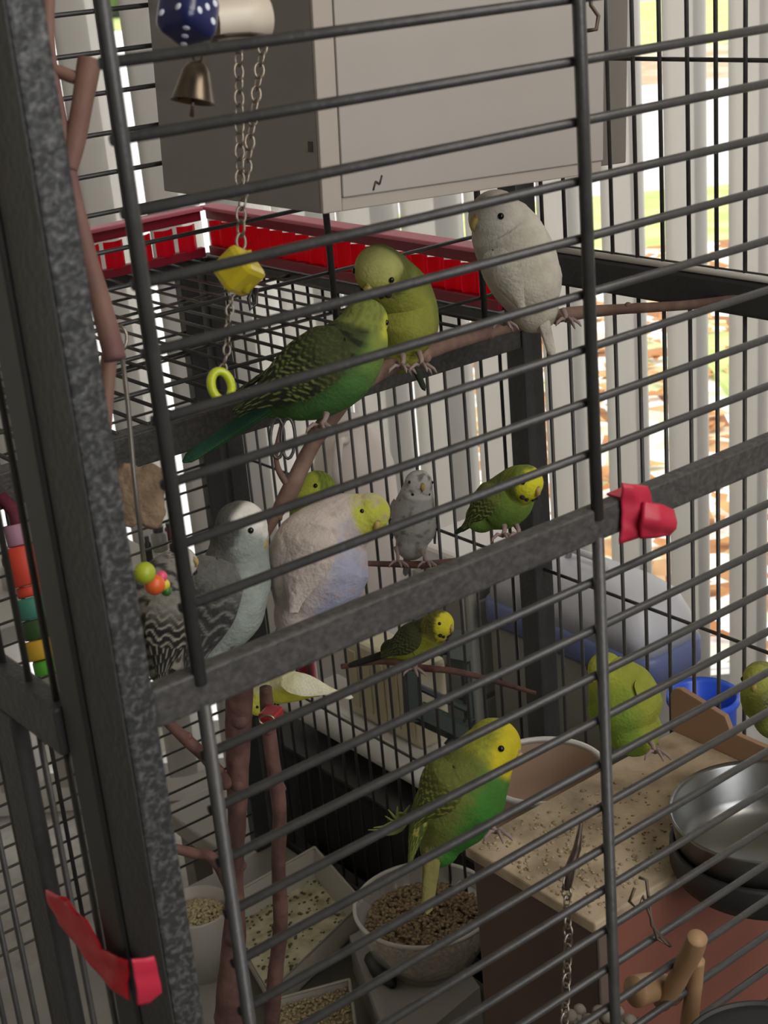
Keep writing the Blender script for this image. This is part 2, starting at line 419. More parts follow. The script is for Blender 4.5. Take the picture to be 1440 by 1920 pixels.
def bird(label, ctl, look, dorsal, p, wings=(), tail=(), feet=(), hup=None, face=True, bars=1.0, backbars=1.0, spots=True, cere=None, ring=False):
    P = [at(c[0], c[1], c[2]) for c in ctl]; Rr = [px_r(c[3], c[2]) for c in ctl]
    look = vw(*look); dors = vw(*dorsal)
    hc, hr = P[-1], Rr[-1]
    dirh = (P[-1]-P[-2]).normalized(); dirt = (P[0]-P[1]).normalized()
    ext = [tuple(P[i])+(Rr[i],) for i in range(len(P))]
    up = vw(*hup) if hup else Uv
    up = (up-look*up.dot(look)).normalized(); side = look.cross(up)
    root = empty('budgerigar', P[0], label, 'bird')
    smp = bez(ext, 14)
    cs = [(V(s[:3]), s[3]) for s in smp]
    r0 = Rr[0]
    start = [(P[0]+dirt*(r0*1.1*cos(a)), r0*sin(a)) for a in [pi/2*i/8 for i in range(0, 8)]]
    endc = [(hc+dirh*(hr*sin(a)), hr*cos(a)) for a in [pi/2*i/10 for i in range(1, 11)]]
    allc = start+cs+endc
    N = 44; m = len(allc); mb = MB(); vs = []; cols = []; fs = []
    A = dors
    dist = 0
    for i, (c, r) in enumerate(allc):
        T = (allc[min(i+1, m-1)][0]-allc[max(i-1, 0)][0])
        T = T.normalized() if T.length > 1e-7 else dirh
        A2 = dors-T*dors.dot(T)
        A = A2.normalized() if A2.length > .15 else (A-T*A.dot(T)).normalized()
        B = T.cross(A)
        if i: dist += (allc[i][0]-allc[i-1][0]).length
        r = max(r, 1e-5)
        for k in range(N):
            a = 2*pi*k/N; nv = A*cos(a)+B*sin(a)
            rr = r*(1+.035*noise.noise((c+nv*r)*90)+.012*noise.noise((c+nv*r)*420))
            q = c+nv*rr; vs.append(q)
            # pigment
            h = (q-hc)/hr; dh = h.length; dc = cos(a)
            jit = noise.noise(q*260)*.18
            col = mixc(p['belly'], p['back'], sst(-.05, .55, dc+jit))
            if 'chest' in p: col = mixc(col, p['chest'], sst(.45, .8, i/m+jit*.3)*(1-sst(0, .5, dc)))
            if backbars and dc > .1 and dh > 1.1:
                w = sin(dist/hr*9.5*1.0+abs(sin(a*5))*1.6+jit*3)
                col = mixc(col, p['dark'], backbars*sst(.1, .5, w)*sst(.15, .45, dc)*.85)
            if dh < 1.6:
                hn = h.normalized() if dh > 1e-4 else look
                hcl = mixc(p['nape'], col, sst(1.15, 1.5, dh))
                l = hn.dot(look)
                if bars:
                    w = sin(l*26+hn.z*3+jit*5)
                    hcl = mixc(hcl, p['dark'], bars*sst(.2, .6, w)*sst(.55, .2, l)*sst(1.5, 1.15, dh))
                mk = p['mask'] if 'cheek' not in p else mixc(p['cheek'], p['mask'], sst(-.05, .25, hn.dot(Uv)+jit))
                hcl = mixc(hcl, mk, sst(.18, .42, l+jit)*sst(1.5, 1.2, dh))
                if 'crown' in p: hcl = mixc(hcl, p['crown'], sst(.0, .35, hn.dot(up)+jit*.6)*sst(-.45, -.15, l)*sst(1.4, 1.15, dh))
                col = hcl if dh < 1.2 else mixc(hcl, col, sst(1.2, 1.6, dh))
            if 'blot' in p: col = mixc(col, p['blot'], sst(.28, .5, noise.noise(q*170))*.75)
            cols.append(col)
    for i in range(m-1):
        for k in range(N): fs.append((i*N+k, i*N+(k+1) % N, (i+1)*N+(k+1) % N, (i+1)*N+k))
    mb.add(vs, fs, cols); bodyo = mb.build('body', FEATH, root, org=P[0])
    # face
    if face:
        for s in (-1, 1):
            c = hc+(look*.52+side*(.80*s)+up*.18).normalized()*hr*.97
            if ring: MB().ball(c-(c-hc)*.03, hr*.19, 12, 8).build('eye_ring', mat('pale_eye_ring', srgb('c8c4b8'), .8), bodyo, org=c)
            MB().ball(c, hr*.125, 12, 8).build('eye', EYE, bodyo, org=c)
        bp = hc+(look*.97-up*.08)*hr
        mb = MB(); mb.tube([bp-look*hr*.12+up*hr*.1, bp+look*hr*.10, bp+look*hr*.14-up*hr*.16, bp+look*hr*.02-up*hr*.38], [hr*.16, hr*.17, hr*.12, hr*.02], 10)
        mb.build('beak', BEAK, bodyo, org=bp)
        MB().ball(bp+up*hr*.14-look*hr*.03, hr*.13, 12, 8, (1, 1, 1)).build('cere', mat('cere_'+(cere or 'tan'), srgb(cere or '8a7466'), .6), bodyo, org=bp)
        if spots:
            for s in (-.62, -.25, .25, .62):
                c = hc+(look*.62+side*s-up*.72).normalized()*hr*1.02
                MB().ball(c, hr*(.12 if abs(s) < .5 else .15), 10, 6, (1, 1, 1)).build('throat_spot', SPOT, bodyo, org=c)
    for wg in wings:
        (sx, sy, st), (tx, ty, tt), wpx, nrm = wg[:4]; fq = wg[4] if len(wg) > 4 else 1
        a = at(sx, sy, st); b = at(tx, ty, tt); n_ = vw(*nrm); d = b-a; L = d.length; d = d/L
        n_ = (n_-d*n_.dot(d)).normalized(); cr = d.cross(n_); Wd = px_r(wpx, (st+tt)/2)
        nu, nv = 56, 26; mb = MB(); vs = []; cols = []; 
        for layer in (1, 0):
            for i in range(nu+1):
                u = i/nu; w = Wd*(sst(-.12, .22, u)**.6)*(1-.80*sst(.35, 1.0, u))
                if i == 0: w = Wd*.10
                for j in range(nv+1):
                    v = j/nv*2-1
                    off = .42*Wd*(1-v*v)*(1-.7*u)*sst(-.05, .22, u) if layer else -.1*Wd*(1-v*v)
                    q = a+d*(u*L-.02*L*(abs(v)))+cr*(v*w)+n_*off
                    q += n_*(.02*Wd*noise.noise(q*300)); vs.append(q)
                    x = u*L/hr*3.2*fq; y = v*4.5*w/Wd*fq
                    jt = noise.noise(q*330)
                    if u < .58:
                        ph = (x+.35*cos(y*pi)+.25*jt) % 1.0; c = mixc(p['wing'], p['edge'], sst(.60, .80, ph) if ph < .9 else sst(1.0, .9, ph))
                        c = mixc(c, p['back'], sst(.42, .12, u)*.88)
                    else:
                        ph = (v*5+.4*u*5+.15*jt) % 1.0; c = mixc(p['wing'], p['edge'], sst(.78, .92, ph)*.9)
                    cols.append(c)
        q = (nu+1)*(nv+1); fs = []
        for i in range(nu):
            for j in range(nv):
                s0 = i*(nv+1)+j; fs.append((s0, s0+1, s0+nv+2, s0+nv+1)); fs.append((q+s0, q+s0+nv+1, q+s0+nv+2, q+s0+1))
        mb.add(vs, fs, cols); mb.build('wing', FEATH, root, org=a)
    for tl in tail:
        (ax, ay, t0), (bx_, by, t1), wpx, nrm = tl[:4]
        a = at(ax, ay, t0); b = at(bx_, by, t1); n_ = vw(*nrm); d = (b-a); L = d.length; d /= L
        n_ = (n_-d*n_.dot(d)).normalized(); cr = d.cross(n_); Wd = px_r(wpx, t0)/2
        for j, (fo, fl) in enumerate(((0, 1), (.55, .82), (-.55, .82))):
            mb = MB(); vs = []; cols = []; n2 = 14
            for i in range(n2+1):
                u = i/n2; w = Wd*(1-.25*u)*(1 if u < .85 else sqrt(max(.02, 1-((u-.85)/.15)**2)))*(.75 if fo else 1)
                for s in (-1, -.5, 0, .5, 1):
                    q = a+d*(u*L*fl)+cr*(s*w+fo*Wd*(.8-.4*u))+n_*(.0008*(1-s*s)-abs(fo)*.0008*(j+1))
                    vs.append(q); cols.append(mixc(p['tail'], p['tail2'] if 'tail2' in p else p['tail'], sst(.5, 1, abs(s))))
            for i in range(n2+1):
                u = i/n2
                for s in range(5): vs.append(V(vs[i*5+s])-n_*.0009); cols.append(cols[i*5+s])
            q = (n2+1)*5; fs = []
            for i in range(n2):
                for s in range(4):
                    k0 = i*5+s; fs.append((k0, k0+1, k0+6, k0+5)); fs.append((q+k0, q+k0+5, q+k0+6, q+k0+1))
                fs.append((i*5, i*5+5, q+i*5+5, q+i*5)); fs.append((i*5+4, q+i*5+4, q+i*5+9, i*5+9))
            mb.add(vs, fs, cols); mb.build('tail_feather', FEATH, root, org=a)
    for ft in feet:
        (lx, ly), (fx, fy), t = ft[:3]
        a = at(lx, ly, t); b = at(fx, fy, t-.005)
        mb = MB(); mb.tube([a, (a+b)/2+Rv*.001, b], [.0024, .0017, .0016], 8)
        for da, ln in ((-.6, .011), (.15, .013), (.8, .010), (2.6, .009)):
            dv = (Rv*sin(da)-Dv*cos(da)*.7).normalized(); e = b+dv*ln
            mb.tube([b, b+dv*ln*.5+V((0, 0, .0015)), e-V((0, 0, .002)), e+dv*.002-V((0, 0, .005))], [.0015, .0014, .0011, .0004], 6)
        mb.build('foot', LEG, root, org=b)
    return root

GREEN = pal(belly='47703a', back='3f4528', chest='828c42', dark='1c1f16', nape='7c8540', mask='b5b942', wing='23281b', edge='7a8446', tail='1f3f32', tail2='2c4c30')
# green bird seen from behind, resting against its mate
bird('green black-winged budgie with its back turned and a long dark tail, leaning on its mate',
     [(520, 745, 1.0, 40), (575, 728, .99, 62), (630, 690, .985, 74), (668, 640, .985, 62), (684, 603, .985, 44)],
     (.7, -.45, -.5), (-.55, .75, .65), GREEN,
     wings=[((645, 640, .93), (440, 775, .955), 62, (-.15, .35, 1)), ((600, 640, 1.0), (430, 745, .985), 34, (-.6, .8, .1))],
     tail=[((500, 758, .975), (342, 866, .97), 34, (-.2, .5, 1))], feet=[((612, 775), (600, 800), .97)], face=True, bars=.3)
GB = pal(belly='868a3a', back='767c3c', chest='84883c', dark='4a4c26', nape='6c7038', crown='b4b46c', mask='a8a848', wing='33361f', edge='9aa04a', tail='2a3024')
bird('plump olive-yellow budgie on the branch bending its pale forehead down over its mate',
     [(748, 655, 1.05, 42), (758, 612, 1.045, 64), (752, 560, 1.04, 62), (728, 520, 1.02, 50), (712, 506, 1.005, 48)],
     (-.45, -.75, .5), (.55, .5, -.4), GB, wings=[((792, 560, 1.085), (770, 680, 1.08), 34, (1, .2, -.2))],
     tail=[((768, 665, 1.06), (797, 733, 1.06), 14, (0, 0, 1))], feet=[((755, 665), (752, 690), 1.03), ((785, 660), (790, 688), 1.03)], hup=(-.2, .6, .9), bars=.3, backbars=.1, cere='9a9450')
WH = pal(belly='b9b2a2', back='c4beb0', chest='b4ad9c', dark='b0aa9c', nape='bfb9ac', mask='c4beb2', wing='bcb6a6', edge='c6c0b2', tail='c2bcae')
bird('plain white budgie perched high on the branch beside the corner post',
     [(1000, 572, 1.13, 48), (990, 535, 1.125, 66), (968, 480, 1.125, 72), (943, 430, 1.12, 64), (930, 408, 1.115, 52)],
     (-.72, -.15, .55), (.75, .4, -.3), WH, wings=[((985, 450, 1.155), (1040, 600, 1.13), 50, (.75, .2, .35)), ((925, 470, 1.06), (985, 590, 1.085), 34, (-.5, .1, .8))],
     tail=[((1015, 590, 1.12), (1036, 668, 1.12), 22, (-.3, .2, 1))], feet=[((955, 590), (945, 608), 1.10), ((1055, 580), (1062, 602), 1.12)], hup=(.1, 1, .3), spots=False, bars=0, backbars=0, cere='9a7f78')
GY = pal(belly='9aa39c', back='6d6c68', chest='8f9690', dark='4a4947', nape='5e5d5a', mask='98a099', crown='e4e0d8', wing='3a3a39', edge='7c7b76', tail='2e2e30')
bird('large grey budgie with white forehead and dark scalloped wings behind the left upright',
     [(395, 1210, .93, 40), (425, 1150, .93, 66), (440, 1085, .93, 68), (448, 1030, .925, 56), (452, 988, .92, 50)],
     (.8, -.5, .1), (-.8, .5, .55), GY, wings=[((408, 1050, .872), (345, 1285, .875), 64, (-.2, .1, 1), .62), ],
     tail=[((350, 1230, .90), (275, 1320, .90), 26, (-.4, .3, 1))], feet=[((440, 1215), (445, 1245), .92)], bars=.15, backbars=.2, cere='8f8c8c')
GY2 = pal(belly='77736c', back='7f7b72', chest='77736c', dark='1f1e1d', nape='a09c92', mask='b5b2a8', wing='262422', edge='9a968a', tail='232323')
bird('grey-brown budgie with finely barred back, half hidden by the corner post',
     [(310, 1250, .80, 34), (295, 1200, .80, 54), (285, 1145, .80, 60), (310, 1085, .805, 44), (338, 1056, .81, 32)],
     (.8, .2, .35), (-.1, .45, .9), GY2, wings=[((325, 1110, .77), (300, 1290, .77), 44, (.3, .1, 1), .6)],
     tail=[((315, 1250, .79), (285, 1310, .79), 26, (0, .2, 1))], bars=1, backbars=1, ring=True)
WB = pal(belly='9fa1b6', back='c8bbb2', chest='b4a9a8', dark='a59c98', nape='c4bd84', mask='b9bb4e', wing='bfb2aa', edge='c9beb6', tail='9aa0b4', blot='b09c92')
bird('white and pale blue budgie with a yellow face, leaning right and fluttering in mid cage',
     [(572, 1150, .95, 58), (588, 1092, .95, 90), (606, 1036, .95, 96), (645, 985, .95, 66), (694, 962, .945, 38)],
     (.35, -.45, .75), (-.35, .85, .3), WB, wings=[((585, 985, .925), (548, 1150, .92), 66, (-.5, .2, .9), .5)],
     tail=[((540, 1170, .95), (500, 1250, .95), 30, (0, .2, 1))], bars=.25, backbars=0, hup=(.4, 1, .2))
GH = pal(belly='7d8c36', back='6f7d34', chest='7d8c36', dark='3a4020', nape='7f8e38', mask='b4bc4a', wing='2c301c', edge='8a9440', tail='26402c')
bird('olive green budgie hidden behind the fluttering white one, only its head showing',
     [(585, 1010, 1.22, 34), (590, 980, 1.22, 48), (592, 945, 1.22, 46), (595, 918, 1.22, 36)],
     (-.7, 0, .4), (.6, .5, .1), GH, wings=[((610, 950, 1.24), (600, 1040, 1.24), 30, (1, 0, .2))], tail=[((590, 1030, 1.23), (600, 1120, 1.25), 18, (0, 0, 1))], bars=.5)
SPG = pal(belly='9b9894', back='a09d99', chest='a5a29e', dark='4a4a4a', nape='b2afaa', mask='c2bfb8', blot='5e5c5a', wing='3a3a3a', edge='97958f', tail='707070')
bird('small speckled grey and white budgie facing forward on a thin twig in the rear cage',
     [(772, 1018, 1.45, 30), (775, 995, 1.45, 42), (777, 960, 1.45, 43), (782, 925, 1.445, 32), (785, 908, 1.44, 27)],
     (.25, -.1, .95), (-.2, .4, -.9), SPG, wings=[((742, 940, 1.455), (735, 1010, 1.47), 24, (-1, 0, .3)), ((812, 940, 1.455), (815, 1020, 1.47), 20, (1, 0, .3))],
     tail=[((765, 1030, 1.48), (760, 1080, 1.5), 14, (0, 0, 1))], feet=[((742, 1025), (746, 1055), 1.43), ((788, 1030), (800, 1056), 1.43)], bars=.4, backbars=0)
G3 = pal(belly='658238', back='667034', chest='7c8c3c', dark='33381e', nape='7f8c3a', mask='d2ce34', wing='3a3f22', edge='8a964a', tail='2d4433')
bird('small round green budgie with yellow face, just left of the knotted red tape',
     [(905, 968, 1.15, 30), (925, 955, 1.15, 44), (950, 937, 1.14, 50), (972, 912, 1.13, 40), (985, 905, 1.12, 34)],
     (.6, -.35, .65), (-.5, .85, .1), G3, wings=[((930, 915, 1.10), (868, 990, 1.12), 30, (-.4, .3, .9))],
     tail=[((895, 972, 1.15), (852, 1000, 1.16), 12, (0, .5, 1))], feet=[((945, 985), (942, 1005), 1.12), ((968, 985), (972, 1003), 1.12)], bars=.3, backbars=.2)
G4 = pal(belly='7f8430', back='3c3f22', chest='8f9034', dark='20221a', nape='6d6a30', mask='d6cc38', wing='2c2e1e', edge='5d6234', tail='26281f')
bird('dark olive budgie with bright yellow face, just below the front rail',
     [(735, 1218, 1.3, 20), (755, 1215, 1.3, 34), (780, 1205, 1.3, 40), (806, 1186, 1.29, 32), (824, 1170, 1.28, 27)],
     (.75, -.15, .55), (-.45, .85, .3), G4, wings=[((785, 1185, 1.26), (715, 1232, 1.27), 28, (-.2, .5, .9))],
     tail=[((728, 1222, 1.3), (652, 1248, 1.3), 14, (0, .7, .8))], feet=[((780, 1238), (775, 1256), 1.27)], bars=.4, backbars=.4)
YW = pal(belly='c6c24a', back='cfcba0', chest='c2c048', dark='8a8860', nape='c8c65a', mask='cdcb50', wing='d6d2b4', edge='e2dfcc', tail='d8d4bc')
bird('pale yellow and cream budgie flying low behind the front rail, long tail pointing right',
     [(590, 1290, 1.1, 17), (560, 1288, 1.1, 26), (525, 1288, 1.1, 32), (500, 1296, 1.1, 28), (484, 1318, 1.1, 24)],
     (-.6, -.6, .4), (.1, .95, .2), YW, wings=[((530, 1275, 1.07), (640, 1300, 1.075), 22, (.1, .4, .9))],
     tail=[((590, 1290, 1.1), (662, 1308, 1.1), 15, (0, .5, .9))], bars=.1, backbars=.1)
G5 = pal(belly='3d762e', back='6f7639', chest='567a36', dark='2c3a18', nape='9a9c3a', mask='c8b82c', wing='4c5a26', edge='a39c50', tail='7f7a48')
bird('bright green budgie with yellow head clinging to the nest box corner above the clear bowl',
     [(825, 1585, 1.02, 38), (842, 1545, 1.02, 66), (870, 1490, 1.02, 78), (902, 1430, 1.02, 62), (925, 1398, 1.02, 52)],
     (.85, -.25, .35), (-.7, .6, .35), G5, wings=[((850, 1440, .955), (775, 1550, .975), 50, (-.45, .35, .9)), ((800, 1475, .99), (764, 1636, .985), 19, (-.3, .1, .9), .3)],
     tail=[((812, 1590, 1.01), (800, 1715, 1.0), 30, (0, .1, 1))], feet=[((915, 1545), (930, 1560), .985)], bars=.25, backbars=.1)
GRN = mat('green_sprig', srgb('8c9a50'), .7)
mb = MB(); c = at(755, 1540, 1.06)
for x1, y1, x2, y2 in ((742, 1535, 728, 1518), (745, 1530, 745, 1512), (755, 1530, 768, 1510), (750, 1525, 762, 1525), (735, 1548, 700, 1552), (738, 1556, 690, 1556), (745, 1545, 722, 1530)):
    mb.tube([c, at(x1, y1, 1.06), at(x2, y2, 1.055)], [.0012, .0014, .0004], 5)
mb.ball(at(738, 1552, 1.06), .006, 10, 6, (1.8, 1.2, .5))
tag(mb.build('green_sprig', GRN, org=c), 'small sprig of pale greens left of the bright green bird', 'greens')
G6 = pal(belly='7c963a', back='949a3c', chest='a4a83c', dark='76803a', nape='989e40', mask='acb048', wing='8c963e', edge='949c42', tail='7c8840')
bird('plump yellow-green budgie standing on the nest box top behind the right upright',
     [(1185, 1362, 1.085, 52), (1176, 1335, 1.085, 68), (1165, 1300, 1.085, 66), (1143, 1265, 1.08, 46), (1135, 1255, 1.08, 33)],
     (-.7, -.3, .6), (.6, .55, .1), G6, wings=[((1192, 1278, 1.065), (1243, 1372, 1.08), 26, (.8, .2, .4))],
     tail=[((1190, 1370, 1.11), (1235, 1395, 1.15), 14, (0, .8, .5))], feet=[((1215, 1385), (1228, 1410), 1.06)], bars=.2, backbars=.1, spots=False)
G7 = pal(belly='8a9046', back='84884a', chest='8a9046', dark='4a4c30', nape='8f9454', mask='a0a450', wing='4a4c34', edge='8c9058', tail='5c604a')
bird('dull olive budgie cut by the right edge, sitting behind the cardboard flap',
     [(1450, 1345, 1.07, 38), (1445, 1325, 1.07, 48), (1435, 1300, 1.07, 48), (1428, 1275, 1.07, 36)],
     (-.5, -.2, .7), (.4, .6, 0), G7, wings=[((1450, 1290, 1.03), (1470, 1360, 1.03), 28, (.2, .1, 1))], tail=[((1460, 1370, 1.08), (1500, 1420, 1.1), 16, (0, .4, 1))], bars=.4, backbars=.1)
# ------------------------------------------------------------------ branches
def branch(name, label, pts, n=10, parent=None, m=BARK, knots=True):
    W3 = [tuple(at(x, y, t))+(px_r(r, t),) for x, y, t, r in pts]
    sm = bez(W3, 7); P = [V(s[:3]) for s in sm]; R_ = [max(.0006, s[3]*(1+.10*noise.noise(V(s[:3])*70))) for s in sm]
    mb = MB(); mb.tube(P, R_, n)
    if knots:
        for i in range(4, len(P)-3, 9):
            mb.ball(P[i]+V((random.uniform(-1, 1), random.uniform(-1, 1), random.uniform(-1, 1))).normalized()*R_[i]*.6, R_[i]*.75, 8, 6)
    o = mb.build(name, m, parent, org=P[0])
    if label: tag(o, label, 'branch')
    return o
b3 = branch('perch_branch', 'long forked branch rising to the right wall, the green pair and white bird on it',
       [(490, 1045, .985, 4), (500, 1005, .985, 6), (522, 958, .99, 13), (545, 918, .995, 17), (580, 845, 1.0, 15), (612, 792, 1.0, 18), (660, 738, 1.01, 14), (715, 696, 1.03, 16), (770, 672, 1.055, 15), (860, 640, 1.10, 13), (960, 612, 1.135, 12), (1060, 590, 1.13, 13), (1160, 580, 1.12, 10), (1290, 572, 1.10, 9), (1370, 560, 1.08, 7), (1428, 546, 1.062, 5)], m=BARK2)
branch('twig', None, [(545, 918, .995, 7), (522, 880, .99, 6), (518, 845, .985, 5), (528, 800, .985, 5)], parent=b3, m=BARK2, knots=False)
branch('twig', None, [(490, 1045, .985, 4), (486, 1100, .985, 4), (470, 1165, .985, 4)], parent=b3, m=BARK2, knots=False)
br = branch('perch_branch', 'thick reddish upright branch at lower left, rising from the tray to the front rail',
       [(428, 1940, 1.05, 27), (432, 1850, 1.04, 26), (440, 1740, 1.03, 22), (440, 1640, 1.02, 17), (445, 1520, 1.0, 19), (446, 1420, .99, 23), (448, 1330, .98, 27), (452, 1240, .97, 24)])
branch('twig', None, [(425, 1470, .99, 14), (390, 1425, .97, 12), (340, 1378, .95, 11), (300, 1340, .94, 10)], parent=br)
branch('twig', None, [(430, 1660, 1.01, 12), (400, 1610, .99, 11), (365, 1600, .975, 10), (322, 1590, .96, 9)], parent=br)
branch('perch_branch', 'thinner reddish upright branch, right of the thick one, a red toy at its top',
       [(508, 1940, 1.08, 15), (516, 1830, 1.07, 15), (526, 1730, 1.06, 14), (522, 1620, 1.04, 14), (524, 1520, 1.03, 15), (512, 1430, 1.02, 14), (502, 1350, 1.01, 14), (498, 1290, 1.0, 12)])
branch('perch_twig', 'thin pale twig under the speckled grey bird in the rear cage', [(676, 1056, 1.44, 5), (740, 1058, 1.44, 6), (800, 1058, 1.44, 7), (860, 1050, 1.44, 5), (930, 1040, 1.44, 4)])
branch('perch_twig', 'dark twig under the dark olive bird below the front rail', [(640, 1250, 1.31, 5), (720, 1240, 1.3, 6), (790, 1252, 1.27, 7), (870, 1262, 1.25, 6), (1005, 1300, 1.235, 4)])
PERCH = mat('pinkish_wood', srgb('6c4a46'), .7, bump=.2, bscale=150, col2=srgb('7c5c4e'), vscale=25)
wp = branch('wooden_perch', 'pinkish forked wooden perch hanging along the left corner post',
       [(92, -60, .64, 13), (90, 60, .64, 13), (96, 135, .64, 14), (118, 260, .64, 16), (138, 360, .64, 15), (160, 460, .64, 17), (190, 570, .64, 20), (216, 675, .64, 22)], m=PERCH, knots=False, n=14)
branch('side_arm', None, [(96, 128, .64, 11), (130, 142, .64, 12), (156, 150, .64, 12)], parent=wp, m=PERCH, knots=False)
branch('side_arm', None, [(168, 112, .64, 22), (160, 160, .64, 22), (146, 240, .64, 20), (130, 320, .64, 16)], parent=wp, m=PERCH, knots=False, n=14)
branch('side_arm', None, [(205, 665, .66, 16), (200, 740, .66, 14), (196, 830, .66, 12), (192, 900, .66, 9)], parent=wp, m=PERCH, knots=False)

# ------------------------------------------------------------------ chains, toys
def link_mesh(R, r, stretch=1.5):
    mb = MB(); pts = []
    for k in range(15):
        a = 2*pi*k/14; pts.append(V((R*cos(a), 0, R*stretch*sin(a))))
    mb.tube(pts, r, 6, cap=False); o = mb.build('link', SILV); me = o.data; bpy.data.objects.remove(o); return me
LK = link_mesh(.0026, .0006); LK2 = link_mesh(.0018, .00045)
def chain(label, pts, me, step, parent=None, m=None):
    P = [at(*q) for q in pts]; root = empty('chain', P[0], label, 'chain')
    # resample
    out = []; acc = 0
    for a, b in zip(P[:-1], P[1:]):
        L = (b-a).length; d = (b-a)/L; s = acc
        while s < L: out.append((a+d*s, d)); s += step
        acc = s-L
    for i, (p, d) in enumerate(out):
        o = bpy.data.objects.new('link', me); COL.objects.link(o); o.parent = root
        q = d.to_track_quat('Z', 'X').to_matrix() @ Matrix.Rotation(.6+(pi/2 if i % 2 else 0), 3, 'Z')
        o.rotation_euler = q.to_euler(); o.location = p-P[0]
    return root
chain('left of two twin chains hanging before the white box', [(447, 84, .70), (450, 370, .70)], LK, .0062)
chain('right of two twin chains hanging before the white box', [(492, 88, .72), (470, 250, .71), (452, 400, .70), (452, 470, .70)], LK, .0062)
chain('fine chain between the yellow cube toy and the yellow ring', [(436, 545, .70), (428, 600, .70), (425, 665, .70), (416, 700, .70)], LK2, .0046)
chain('twisted chain hanging from a spike at lower right before the nest box', [(1062, 1655, .80), (1066, 1760, .80), (1058, 1930, .80)], LK, .0052)
sp = MB(); sp.tube([at(1092, 1530, .80), at(1082, 1590, .80), at(1070, 1625, .80), at(1062, 1668, .80)], [.0006, .0022, .0028, .0024], 8)
tag(sp.build('metal_spike', mat('worn_dark_metal', srgb('6b5f55'), .4, .8), org=at(1070, 1620, .8)), 'tapered metal spike from which the lower right chain hangs', 'hook')
# blue die
def die2():
    c = at(352, 26, .62); r = px_r(56, .62)
    fx = vw(.85, .10, .55); M = frameM(c, fx, vw(-.5, .3, .9)); M3 = M.to_3x3()
    root = empty('toy_die', c, 'blue rounded die with white pips hanging at the top left', 'toy')
    mb = MB(); n = 14; vs = []; fs = []
    for ax in range(3):
        for s in (-1, 1):
            o0 = len(vs)
            for i in range(n+1):
                for j in range(n+1):
                    a, b = i/n*2-1, j/n*2-1; q = [a, b]; q.insert(ax, s); q = V(q)
                    core = V([max(-.45, min(.45, k)) for k in q]); d = q-core; q = core+(d.normalized()*.55 if d.length > 0 else d)
                    vs.append(M3 @ (q*r*.86)+c)
            for i in range(n):
                for j in range(n):
                    k0 = o0+i*(n+1)+j; f = (k0, k0+1, k0+n+2, k0+n+1); fs.append(f if s > 0 else tuple(reversed(f)))
    mb.add(vs, fs); db = mb.build('body', mat('blue_glossy_plastic', srgb('1a2052'), .3, coat=.3), root, org=c)
    pip = mat('white_pip_paint', srgb('d8dcec'), .5)
    for face, pts in ((0, [(-.4, -.4), (.4, .4), (-.4, .4), (.4, -.4), (0, 0)]), (1, [(-.42, -.42), (.42, .42), (-.42, .42), (.42, -.42)]), (2, [(0, 0), (.4, .4), (-.4, -.4)])):
        for s in (-1, 1):
            for a, b in pts:
                q = [a, b]; q.insert(face, s*1.0); q = M3 @ (V(q)*r*.86)+c; sc = [.14, .14, .14]; sc[face] = .03
                MB().ball(q, r*.9, 10, 6, sc, M3).build('pip', pip, db, org=q)
    return root
die2()
# cream pipe piece
def rot_to(d):      # 3x3 with z along d
    return V(d).normalized().to_track_quat('Z', 'Y').to_matrix()
c = at(405, 40, .64); d = (at(497, 30, .65)-c); L = d.length; r = px_r(40, .63)
mb = MB(); mb.lathe([(r, -.002), (r, L*.5), (r*1.02, L), (r*.86, L), (r*.84, L*.5), (r*.84, -.002)], 32, c, rot_to(d))
tag(mb.build('toy_pipe', mat('cream_pvc', srgb('cfc4b4'), .4), org=c), 'short cream plastic pipe beside the blue die at the top', 'toy')
c = at(400, 72, .635)
tag(MB().tube([at(398, 72, .63), at(430, 66, .63), at(470, 64, .63), at(512, 70, .625)], [.001]*4, 8).build('toy_wire', SILV, org=c), 'thin metal wire under the cream pipe', 'wire')
# bell
c = at(366, 150, .66); M = rot_to(vw(.12, 1, .1)); s = px_r(1.18, .66)
root = empty('bell', c, 'small brass bell hanging under the blue die', 'bell')
BR = mat('dull_brass', srgb('6c6053'), .3, .9)
mb = MB(); mb.lathe([(36*s, -34*s), (34*s, -30*s), (27*s, -5*s), (22*s, 15*s), (14*s, 26*s), (4*s, 30*s), (3*s, 27*s), (20*s, 12*s), (25*s, -8*s), (32*s, -33*s), (36*s, -34*s)], 28, c, M); mb.build('shell', BR, root, org=c)
mb = MB(); pts = [c+M @ V((10*s*cos(a), 0, 38*s+12*s*sin(a))) for a in [2*pi*i/12 for i in range(13)]]; mb.tube(pts, 2.4*s, 6, cap=False); mb.build('loop', BR, root, org=c)
mb = MB(); mb.tube([c-M @ V((0, 0, 0)), c-M @ V((0, 0, 34*s)), c-M @ V((0, 0, 58*s))], [2*s, 3*s, 4*s], 8); mb.build('clapper', BR, root, org=c)
mb = MB(); mb.tube([c+M @ V((10*s, 0, -28*s)), c+M @ V((48*s, 0, -30*s))], 2.6*s, 6); mb.build('side_pin', BR, root, org=c)
# yellow cube toy
YEL = mat('clear_yellow_plastic', srgb('d8c42e'), .2, trans=.35)
c = at(447, 508, .70); root = empty('toy_cube', c, 'translucent yellow faceted toy hanging on the chain before the red panels', 'toy')
mb = MB(); mb.box((-.0085,)*3, (.0085,)*3, Matrix.Translation(c) @ Matrix.Rotation(.7, 4, 'X') @ Matrix.Rotation(.6, 4, 'Y')); mb.build('cube', YEL, root, smooth=False, bevel=.003, org=c)
mb = MB(); mb.tube([c+Rv*.004+Uv*.009, c+Rv*.007, c+Rv*.003-Uv*.010], .0022, 8); mb.build('connector', YEL, root, org=c)
